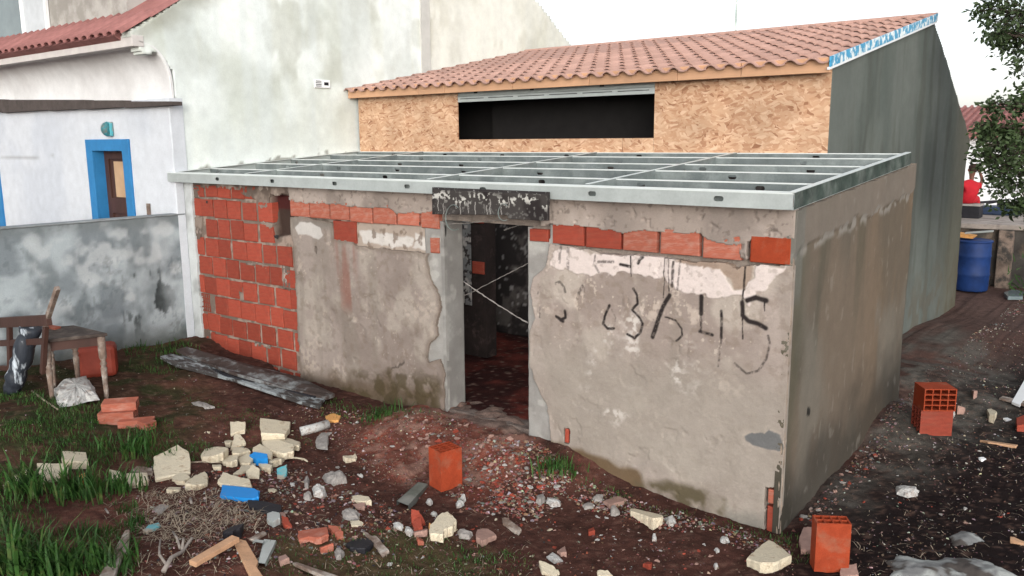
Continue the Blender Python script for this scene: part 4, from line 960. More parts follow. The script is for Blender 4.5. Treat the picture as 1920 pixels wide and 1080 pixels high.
gw = thing('garden_wall', 'low stained white garden wall running from the shed corner towards the left foreground', 'wall', (XL, -3, 0))
me = sheet('rendered_face', -6.5, -.014, .0, 1.915, .02, FX(XL), None, colW, lambda a, b: (fbm(a, b, 2.5, 3, 58)-.5)*.02-.01, .16)
part('rendered_face', me, 'wall', gw)
mb = MB(); mb.box(XL-.18, XL+.004, -6.5, -.016, 1.917, 1.935); part('coping', mb, mat('coping_cement', lin(150, 156, 158, .7), var=.3, vs=6, bump=.5), gw, bevel=.008)
# ================================================================== BACKGROUND ON THE RIGHT
an = thing('antenna_mast', 'thin grey antenna mast rising behind the clay tile roof', 'mast', (0, 0, 0))
p = on(1379, 60, 1, 9.0); an.location = (p[0], 9.0, 2.2)
mb = MB(); mb.tube([(p[0], 9.0, 2.2), (p[0], 9.0, 4.9), (p[0]+.0, 9.0, 5.8)], .016, 8); part('pole', mb, 'steeld', an)
mb = MB(); mb.tube([(p[0]-.3, 9.0, 5.7), (p[0]+.3, 9.0, 5.7)], .008, 6); part('crossbar', mb, 'steeld', an)
# blue barrel
bp = on(1820, 548, 2, 0.0); bx, by = bp[0]-.06, bp[1]+.3
br = thing('blue_barrel', 'tall blue plastic barrel standing beyond the corner of the grey gable', 'barrel', (bx, by, 0))
mb = MB(); mb.lathe([(.27, 0), (.285, .03), (.29, .28), (.30, .30), (.29, .32), (.29, .62), (.30, .64), (.29, .66), (.285, .9), (.27, .93), (.262, .93), (.26, .86)], 28, (bx, by, 0)); part('drum', mb, 'bluebarrel', br, smooth=True)
mb = MB(); mb.lathe([(.295, .885), (.305, .89), (.305, .915), (.295, .92)], 28, (bx, by, 0)); part('rim', mb, 'bluebarrel', br, smooth=True)
q = on(1815, 443, 1, by)
mb = MB(); mb.prism([(-.3, 0), (-.02, -.02), (.02, .03), (-.26, .07)], (-.12, .16), lambda a, b, t: (bx+a, by+t, .935+.03+b)); solo('yellow_scraper', mb, 'foamo', 'yellow plastic piece lying on top of the blue barrel', 'scraper', bevel=.01)
mb = MB(); mb.prism([(-.14, 0), (.30, .06), (.30, .085), (-.14, .025)], (-.16, -.05), lambda a, b, t: (bx+a, by+t, 1.035+b)); solo('trowel_board', mb, 'steel', 'grey flat tool lying across the top of the blue barrel', 'tool')
# concrete tank / platform
def tkmesh():
    P = [(-2.2, 12.0), (-.05, 12.35), (2.5, 12.9), (2.5, 16), (-2.2, 16)]
    mb = MB(); mb.prism(P, (-.1, 1.06), lambda a, b, t: (a, b, t)); return mb
tk = thing('concrete_tank', 'low blackened concrete tank with a pale top slab behind the blue barrel', 'tank', (0, 14, 0))
part('tank_wall', tkmesh(), mat('blackened_concrete', (.05, .045, .04), var=.5, vs=2, c2=(.16, .12, .09), c2s=1.8, c2lo=.5, c2hi=.65, bump=.7), tk)
P = [(-2.3, 11.9), (-.05, 12.25), (2.6, 12.8), (2.6, 16.1), (-2.3, 16.1)]
mb = MB(); mb.prism(P, (1.062, 1.16), lambda a, b, t: (a, b, t)); part('top_slab', mb, mat('pale_slab', (.30, .26, .23), var=.3, vs=3, c2=(.12, .09, .08), c2s=2.5, c2lo=.52, c2hi=.66, bump=.5), tk, bevel=.02)
mb = MB(); xq = on(1884, 480, 1, 12.3)[0]; mb.box(xq-.11, xq+.13, 12.12, 12.32, -.05, 1.06); part('pale_pillar', mb, mat('stained_pillar', (.20, .15, .12), var=.5, vs=4, c2=(.05, .045, .04), c2s=5, bump=.6), tk, bevel=.02)
# white building and far roof
fb = thing('far_white_house', 'white walled house with a clay tile roof beyond the tree', 'house', (0, 24, 0))
mb = MB(); mb.box(-4.2, 9, 23.0, 23.3, -.1, 2.75); part('wall', mb, 'white', fb)
mb = MB(); mb.prism([(22.6, 2.72), (22.6, 2.8), (27, 3.75), (27, 3.6)], (-4.5, 9.3), lambda a, b, t: (t, a, b)); rf = part('roof', mb, 'tileo', fb)
mb = MB()
for i in range(66):
    x = -4.45+.21*i; mb.tube([(x, 22.58, 2.82), (x, 27, 3.77)], .06, 6)
o = part('roof_tiles', mb, 'tileo', rf); o['kind'] = 'stuff'
# things on the tank
def at_t(px, z=1.16):
    return on(px[0], px[1], 2, z)
q = at_t((1862, 402)); mb = MB(); mb.box(q[0]-.32, q[0]+.5, q[1]-.2, q[1]+.25, 1.16, 1.34); solo('tool_crate', mb, mat('navy_plastic', (.02, .035, .07), rough=.5), 'low navy crate of tools on the tank slab beside the seated person', 'crate', bevel=.03)
for k, (dx, dz) in enumerate([(-.2, .06), (.05, .1), (.25, .05)]):
    mb = MB(); mb.tube([(q[0]+dx-.2, q[1]-.05+k*.05, 1.36+dz*.3), (q[0]+dx+.22, q[1]+.03, 1.38+dz)], [.035, .02], 7); solo('hand_tool', mb, 'black', ['dark hand tool lying left on the navy crate', 'dark hand tool lying across the middle of the navy crate', 'dark hand tool lying right on the navy crate'][k], 'tool')
q = at_t((1815, 408)); mb = MB(); mb.box(q[0]-.35, q[0]+.22, q[1]-.15, q[1]+.25, 1.16, 1.40)
solo('dark_box', mb, 'black', 'dark low box with a pale lid under the seated person', 'box', bevel=.01)
mb = MB(); mb.box(q[0]-.36, q[0]+.23, q[1]-.16, q[1]+.26, 1.402, 1.44); solo('seat_board', mb, 'conc', 'pale flat board on the dark box, used as a seat', 'board', bevel=.008)
PX, PY = q[0], q[1]
# ---- seated person in red, bent forward, seen from behind
def skin_body(name, chains, m, parent, sub=2):
    me = bpy.data.meshes.new(name); vs = []; es = []; rs_ = []
    for ch in chains:
        prev = None
        for (pt, r) in ch:
            if isinstance(pt, int): prev = pt; continue
            vs.append(pt); rs_.append(r); i = len(vs)-1
            if prev is not None: es.append((prev, i))
            prev = i
    me.from_pydata(vs, es, []); me.update(); o = bpy.data.objects.new(name, me); C.objects.link(o); o.parent = parent
    o.location = (0, 0, 0)
    md = o.modifiers.new('skin', 'SKIN'); me.skin_vertices[0].data[0].use_root = True
    for i, r in enumerate(rs_): me.skin_vertices[0].data[i].radius = (r, r) if not hasattr(r, '__len__') else r
    md.use_smooth_shade = True
    s = o.modifiers.new('sub', 'SUBSURF'); s.levels = sub; s.render_levels = sub
    me.materials.append(M[m]); return o
per = thing('person', 'person in red shirt and red trousers sitting bent over on the tank slab, back turned', 'person', (PX-.02, PY, 1.44), .75); per.scale = (.9, .9, .9)
# indices: 0 pelvis 1 waist 2 chest 3 neck 4 head
body = [[((0, 0, .10), .15), ((0, -.06, .26), .145), ((.01, -.04, .42), .155), ((.03, .02, .56), .07), ((.05, .05, .62), .055)]]
cl = skin_body('red_clothes', [
    [((0, 0, .10), (.17, .15)), ((0, -.05, .26), (.16, .14)), ((.02, -.03, .43), (.17, .13)), ((.05, .02, .53), (.08, .08))],
    [(0, 0), ((.10, .02, .09), .10), ((.30, .22, .10), .085), ((.42, .34, .08), .075), ((.45, .33, -.10), .06), ((.46, .34, -.22), .055)],
    [(0, 0), ((-.10, .04, .09), .10), ((-.05, .30, .12), .085), ((.0, .44, .10), .075), ((.02, .46, -.12), .055)],
    [(2, 0), ((.20, -.02, .42), .07), ((.27, .06, .33), .055)],
    [(2, 0), ((-.17, -.02, .42), .07), ((-.22, .08, .30), .055)]], 'red', per)
sk = skin_body('body', [
    [((.05, .03, .50), .05), ((.07, .06, .60), .05), ((.08, .07, .68), (.078, .088)), ((.08, .08, .76), (.088, .10)), ((.08, .07, .83), (.06, .07))]], 'skin', per)
def hand(base, dirv, s=1.0):
    d = Vector(dirv).normalized(); sd_ = d.cross(Vector((0, 0, 1))).normalized(); up = sd_.cross(d); ch = []
    return base, d, sd_, up
arm = skin_body('forearm', [[((.26, .05, .34), .045), ((.34, .08, .52), .038), ((.26, .07, .70), .030), ((.22, .07, .76), .036)]], 'skin', per)
arm2 = skin_body('forearm', [[((-.22, .07, .31), .045), ((-.12, .26, .26), .035), ((-.02, .38, .24), .030), ((.03, .42, .25), .034)]], 'skin', per)
for (b_, dr_) in (((.21, .07, .77), Vector((-.5, 0, .85))), ((.05, .43, .25), Vector((.8, .5, -.1)))):
    mb = MB(); d = dr_.normalized(); s_ = Vector((0, 1, 0)) if abs(d.y) < .4 else Vector((0, 0, 1)); u_ = d.cross(s_)
    for k, ln in enumerate((.07, .082, .076, .06)):
        o_ = Vector(b_)+s_*(k-1.5)*.019; mb.tube([o_, o_+d*ln*.5+u_*.004, o_+d*ln*.8+u_*.016, o_+d*ln+u_*.03], [.010, .009, .008, .006], 6)
    o_ = Vector(b_)-s_*.03-d*.02; mb.tube([o_, o_-s_*.025+d*.025, o_-s_*.03+d*.05], [.011, .010, .007], 6)
    o = link('hand', mb.mesh('hand', True), M['skin'], per, (0, 0, 0))
mb = MB(); mb.lathe([(.06, -.07), (.085, -.04), (.1, .02), (.098, .06), (.07, .10), (.03, .118)], 16, (.085, .045, .77)); o = link('hair', mb.mesh('hair', True), mat('dark_brown_hair', (.035, .018, .014), rough=.8), per, (0, 0, 0))
for sx in (-1, 1):
    mb = MB(); mb.lathe([(.006, -.03), (.016, -.015), (.018, .01), (.008, .03)], 8, (.08+sx*.092, .07, .745)); link('ear', mb.mesh('ear', True), M['skin'], per, (0, 0, 0))
mb = MB(); mb.tube([(.46, .34, -.2), (.46, .34, -.265), (.48, .24, -.272)], [.05, .05, .035], 8); mb.tube([(.02, .46, -.12), (.02, .46, -.20), (.02, .56, -.22)], [.05, .05, .035], 8)
o = link('shoes', mb.mesh('shoes', True), M['black'], per, (0, 0, 0))

# tree on the right
def build_tree():
    r = random.Random(12)
    T = thing('tree', 'dark green tree whose leafy boughs enter the photo at the right edge', 'tree', (2.9, 6.4, 0))
    mb = MB(); mb.tube([(2.9, 6.4, -.1), (2.85, 6.4, .8), (2.7, 6.35, 1.6), (2.5, 6.3, 2.4), (2.3, 6.2, 3.3), (2.0, 6.2, 4.4)], [.16, .13, .11, .09, .065, .03], 10)
    lm = MB(); nl = 0
    # boughs: (root on the stem, tip, radius of the leaf mass round the tip)
    B = []
    for (px, py, yy, rad) in [(1905, 30, 6.1, .42), (1897, 62, 6.3, .22), (1950, 105, 6.0, .34), (1925, 190, 6.2, .2), (1870, 60, 6.0, .16), (1912, 250, 6.1, .14), (1890, 300, 6.0, .38), (1868, 200, 6.1, .12), (1862, 245, 6.2, .20), (1850, 295, 6.1, .20), (1930, 290, 6.3, .40), (1900, 200, 6.0, .14), (1905, 350, 6.1, .34), (1858, 270, 6.0, .22), (1845, 235, 6.1, .10), (1850, 20, 6.2, .14), (1880, 260, 6.2, .26), (1886, 318, 5.9, .22), (1900, 385, 6.2, .14), (1935, 400, 6.0, .2), (1950, 60, 6.2, .5), (2000, 200, 6.4, .6), (1980, 330, 6.0, .5), (2080, 100, 6.6, .7), (2100, 280, 6.2, .7), (2020, -40, 6.3, .6), (1960, -60, 6.0, .5), (1895, -20, 6.2, .3), (2200, 150, 6.6, .7), (2240, 320, 6.4, .6), (2180, -80, 6.4, .7), (2330, 240, 6.8, .6), (2330, 60, 6.8, .7), (2120, -160, 6.4, .6)]:
        p = on(px, py, 1, yy); B.append((Vector(p), rad))
    stem = [Vector((2.7, 6.35, 1.7)), Vector((2.5, 6.3, 2.4)), Vector((2.4, 6.25, 2.9)), Vector((2.3, 6.2, 3.3)), Vector((2.1, 6.2, 4.0))]
    for c, rad in B:
        root = min(stem, key=lambda q: abs(q.z-(c.z-.35))); mid = root.lerp(c, .5)+Vector((r.uniform(-.1, .1), r.uniform(-.15, .15), r.uniform(-.05, .12)))
        mb.tube([root, root.lerp(mid, .5)+Vector((0, 0, .04)), mid, mid.lerp(c, .6), c], [.03, .024, .018, .011, .004], 5)
        nt_ = int(12+190*rad*rad+50*rad)
        for _ in range(nt_):
            d = Vector((r.gauss(0, 1), r.gauss(0, 1), r.gauss(0, 1))).normalized()*rad*r.random()**.45; d.z *= .8; t = c+d
            mb.tube([mid.lerp(c, r.uniform(.5, 1)), t.lerp(c, .4)+Vector((0, 0, .02)), t], [.004, .003, .0015], 3, False)
            for k in range(r.choice([4, 5, 7, 9])):
                q = t+Vector((r.gauss(0, .045), r.gauss(0, .045), r.gauss(0, .05)))
                a = (d.normalized()*.5+Vector((r.uniform(-1, 1), r.uniform(-1, 1), r.uniform(-.9, .5)))).normalized(); b = a.cross(Vector((r.uniform(-1, 1), r.uniform(-1, 1), r.uniform(-1, 1)))).normalized()
                L = r.uniform(.055, .095); wd = L*.25; nrm = a.cross(b)
                lm.add([q, q+a*L*.5+b*wd+nrm*.006, q+a*L, q+a*L*.5-b*wd+nrm*.006], [(0, 1, 2), (0, 2, 3)]); nl += 1
    part('trunk', mb, 'bark', T, smooth=True)
    part('crown', lm, 'leaf', T)
    return nl
print('leaves', build_tree())
# low shrubs on the tank's right
mb = MB(); r = random.Random(5)
for i in range(900):
    c = Vector((r.gauss(1.1, .5), r.gauss(11.4, .4), abs(r.gauss(.1, .28)))); a = Vector((r.uniform(-1, 1), r.uniform(-1, 1), r.uniform(0, 1.3))).normalized(); b = a.cross(Vector((0, 1, .3))).normalized()
    L = r.uniform(.08, .2); mb.add([c-b*.012, c+b*.012, c+a*L], [(0, 1, 2)])
solo('weed_patch', mb, 'grass', 'patch of green weeds growing against the right side of the concrete tank', 'weeds')

# ================================================================== OBJECTS ON THE GROUND
CR = Vector(RM[0]); CF = Vector((RM[2][0], RM[2][1], 0)).normalized()
def slab(name, label, cat, m, pts, th=.03, dz=.0, dome=.10, seed=0, rough=.008, group=None, sub=4, tilt=1.1, lumpy=None):
    """irregular broken piece whose outline is taken on the ground: a tilted slab with a chipped rim, or a rounded lump"""
    r = random.Random(seed or int(pts[0][0]*7+pts[0][1])); lumpy = (name in ('cement_lump', 'cement_chunk') or m in ('pgrey', 'pwhite')) if lumpy is None else lumpy
    cx = sum(p[0] for p in pts)/len(pts); cy = sum(p[1] for p in pts)/len(pts); c = G(cx, cy); zt_ = c.z+th*.7+dz
    Wp = [Vector((*on(a, b, 2, zt_)[:2], zt_)) for a, b in pts]
    out = []
    for i, a in enumerate(Wp):
        b = Wp[(i+1) % len(Wp)]
        for k in range(sub):
            t = k/sub; q = a.lerp(b, t); amp = rough*(1 if k else .4); out.append(q+Vector((r.uniform(-amp, amp), r.uniform(-amp, amp), 0)))
    if sum((out[i].x*out[(i+1) % len(out)].y-out[(i+1) % len(out)].x*out[i].y) for i in range(len(out))) < 0: out = out[::-1]
    n = len(out); ce = sum(out, Vector())/n; rad_ = max((q-ce).length for q in out); mb = MB(); vs = []; fs = []
    ta = r.uniform(0, 6.3); tl = tilt*r.uniform(.3, 1)*th; plane = lambda q: tl*((q.x-ce.x)*math.cos(ta)+(q.y-ce.y)*math.sin(ta))/rad_
    if lumpy:
        K = 5; sx = r.uniform(0, 99)
        for k in range(K):
            t = k/K*math.pi/2; 
            for q in out:
                u = q.lerp(ce, 1-math.cos(t)**.7); nz = float(fbm(np.array([u.x]), np.array([u.y+k*.37]), 26, 3, int(sx))[0])-.5
                d = (q-ce)*nz*.28*(1 if k else .2); vs.append((u.x+d.x, u.y+d.y, c.z+dz-.012+(th+.012)*math.sin(t)*(1+.5*nz)+plane(u)*.5*math.sin(t)))
        vs.append((ce.x, ce.y, c.z+dz+th))
        for i in range(n):
            jn = (i+1) % n
            for l in range(K-1): fs.append((l*n+i, l*n+jn, (l+1)*n+jn, (l+1)*n+i))
            fs.append(((K-1)*n+i, (K-1)*n+jn, K*n))
    else:
        for q in out: vs.append((q.x-(q.x-ce.x)*.04, q.y-(q.y-ce.y)*.04, c.z+dz-.012))
        for q in out: vs.append((q.x+r.uniform(-.4, .4)*rough, q.y+r.uniform(-.4, .4)*rough, c.z+dz+th*r.uniform(.55, .8)+plane(q)))
        for q in out:
            u = q.lerp(ce, r.uniform(.02, .06)); vs.append((u.x, u.y, c.z+dz+th+plane(u)))
        for i in range(n):
            jn = (i+1) % n
            for l in range(2): fs.append((l*n+i, l*n+jn, (l+1)*n+jn, (l+1)*n+i))
        fs.append(tuple(range(2*n, 3*n)))
    mb.add(vs, fs); return solo(name, mb, m, label, cat, group)
Q3 = lambda pts: zz(260, 740, 3.177, pts)
Q2 = lambda pts: zz(0, 760, 3.375, pts)
Q1 = lambda pts: zz(0, 520, 3.177, pts)
Q4 = lambda pts: zz(620, 760, 3.375, pts)
Q8 = lambda pts: zz(1400, 640, 2.454, pts)
F_ = 'foam_chunk'
foam = [
 ('large squarish cream foam slab with a pointed top corner, left of the foam pile', Q3([(88, 380), (170, 345), (235, 310), (303, 350), (310, 460), (200, 480), (95, 503)]), .05),
 ('cream foam wedge lying flat behind the left end of the foam pile', Q3([(375, 340), (395, 312), (470, 315), (535, 340), (505, 370), (440, 382), (372, 372)]), .05),
 ('small oblong cream foam block standing apart at the top of the pile', Q3([(545, 180), (638, 180), (632, 208), (548, 226)]), .05),
 ('upright rectangular cream foam block at the back of the foam pile', Q3([(722, 155), (905, 165), (903, 200), (870, 240), (728, 240)]), .06),
 ('torn white foam flap resting just below the rectangular block', Q3([(810, 245), (870, 250), (965, 285), (955, 315), (900, 302), (830, 280)]), .04),
 ('long curved cream foam trough in the middle of the pile', Q3([(735, 268), (830, 275), (925, 310), (925, 350), (860, 360), (745, 320)]), .06),
 ('small pointed cream foam shard beside the curved trough', Q3([(560, 280), (580, 248), (610, 252), (638, 285), (600, 300), (545, 318)]), .03),
 ('tiny rounded cream foam lump left of the pointed shard', Q3([(512, 275), (540, 270), (563, 280), (545, 298), (515, 292)]), .03),
 ('cream foam fragment with a notch in the middle of the pile', Q3([(555, 335), (580, 312), (650, 318), (665, 335), (620, 350), (600, 362), (560, 362)]), .04),
 ('flat cream foam sheet ending beside the blue strip', Q3([(590, 385), (650, 355), (690, 375), (665, 408), (615, 412)]), .035),
 ('broad crumbled cream foam lump left of the flat sheet', Q3([(500, 380), (540, 362), (600, 372), (585, 405), (530, 415), (500, 400)]), .04),
 ('thick cream foam block with brown broken end', Q3([(680, 330), (725, 308), (800, 350), (792, 388), (690, 360)]), .06),
 ('cream foam strip lying diagonally under the thick block', Q3([(610, 430), (670, 405), (700, 400), (690, 425), (620, 480), (560, 490), (600, 455)]), .03),
 ('curved cream foam rind right of the blue strip', Q3([(775, 405), (810, 368), (870, 368), (850, 400), (800, 415)]), .04),
 ('small stubby cream foam bar below the blue strip', Q3([(705, 395), (740, 405), (798, 435), (785, 455), (730, 438)]), .04),
 ('squat cream foam cube near the lower middle of the pile', Q3([(640, 465), (680, 440), (722, 450), (718, 486), (650, 486)]), .04),
 ('long cream foam bar resting above the bright blue sheet', Q3([(470, 510), (500, 465), (600, 500), (660, 515), (675, 562), (600, 550), (480, 528)]), .05),
 ('crescent of pale foam in front of the large squarish slab', Q3([(195, 495), (240, 470), (285, 478), (310, 498), (270, 520), (225, 518)]), .03),
 ('tall cream foam shell leaning right of the crescent', Q3([(272, 548), (330, 495), (395, 458), (413, 480), (410, 525), (340, 552)]), .05),
 ('short cream and tan foam stub below the large squarish slab', Q3([(165, 580), (185, 545), (252, 540), (245, 572), (200, 584)]), .03),
 ('small cream foam bit left of the squat cube', Q3([(438, 418), (490, 415), (492, 436), (445, 442)]), .03),
 ('cream foam bar lying half under the grass at the left', Q2([(800, 425), (935, 432), (940, 495), (790, 512)]), .05),
 ('upright pale foam block seen between grass blades', Q2([(390, 295), (545, 292), (562, 370), (395, 372)]), .06),
 ('cream foam wedge at the left edge behind the grass', Q2([(15, 512), (60, 455), (175, 408), (185, 480), (90, 500)]), .05),
 ('cream foam piece hidden behind the grass left of centre', Q2([(235, 400), (430, 385), (430, 440), (265, 478)]), .05),
 ('cream foam chunk behind the grass beside the grass lined bar', Q2([(690, 400), (770, 420), (770, 495), (695, 485)]), .05),
 ('cream chunk of foam alone near the centre foreground with an orange broken side', Q4([(625, 760), (700, 690), (740, 688), (800, 745), (770, 785), (715, 800), (710, 830), (630, 815)]), .07),
 ('slim cream foam sliver left of the grey steel offcut', Q4([(128, 572), (170, 568), (240, 590), (262, 620), (200, 618), (130, 598)]), .04),
 ('small bent cream foam flake above the sliver', Q4([(78, 335), (130, 312), (165, 315), (160, 340), (90, 348)]), .025),
 ('big cream foam slab in the foreground left of the upright brick', Q8([(0, 1010), (40, 960), (100, 902), (150, 940), (208, 1005), (120, 1045), (60, 1040)]), .07),
 ('pale foam fragment at the bottom edge of the photo, centre right', Z5([(180, 995), (270, 1010), (320, 1040), (280, 1066), (200, 1040)]), .04),
 ('cream foam fragment touching the bottom edge beside the white shards', Z5([(570, 1045), (640, 1040), (675, 1066), (575, 1066)]), .04),
]
for lb_, pts, th in [(a, b, c) for a, b, c in foam]:
    slab(F_, lb_, 'foam', 'foam', pts, th*.8, rough=.006)
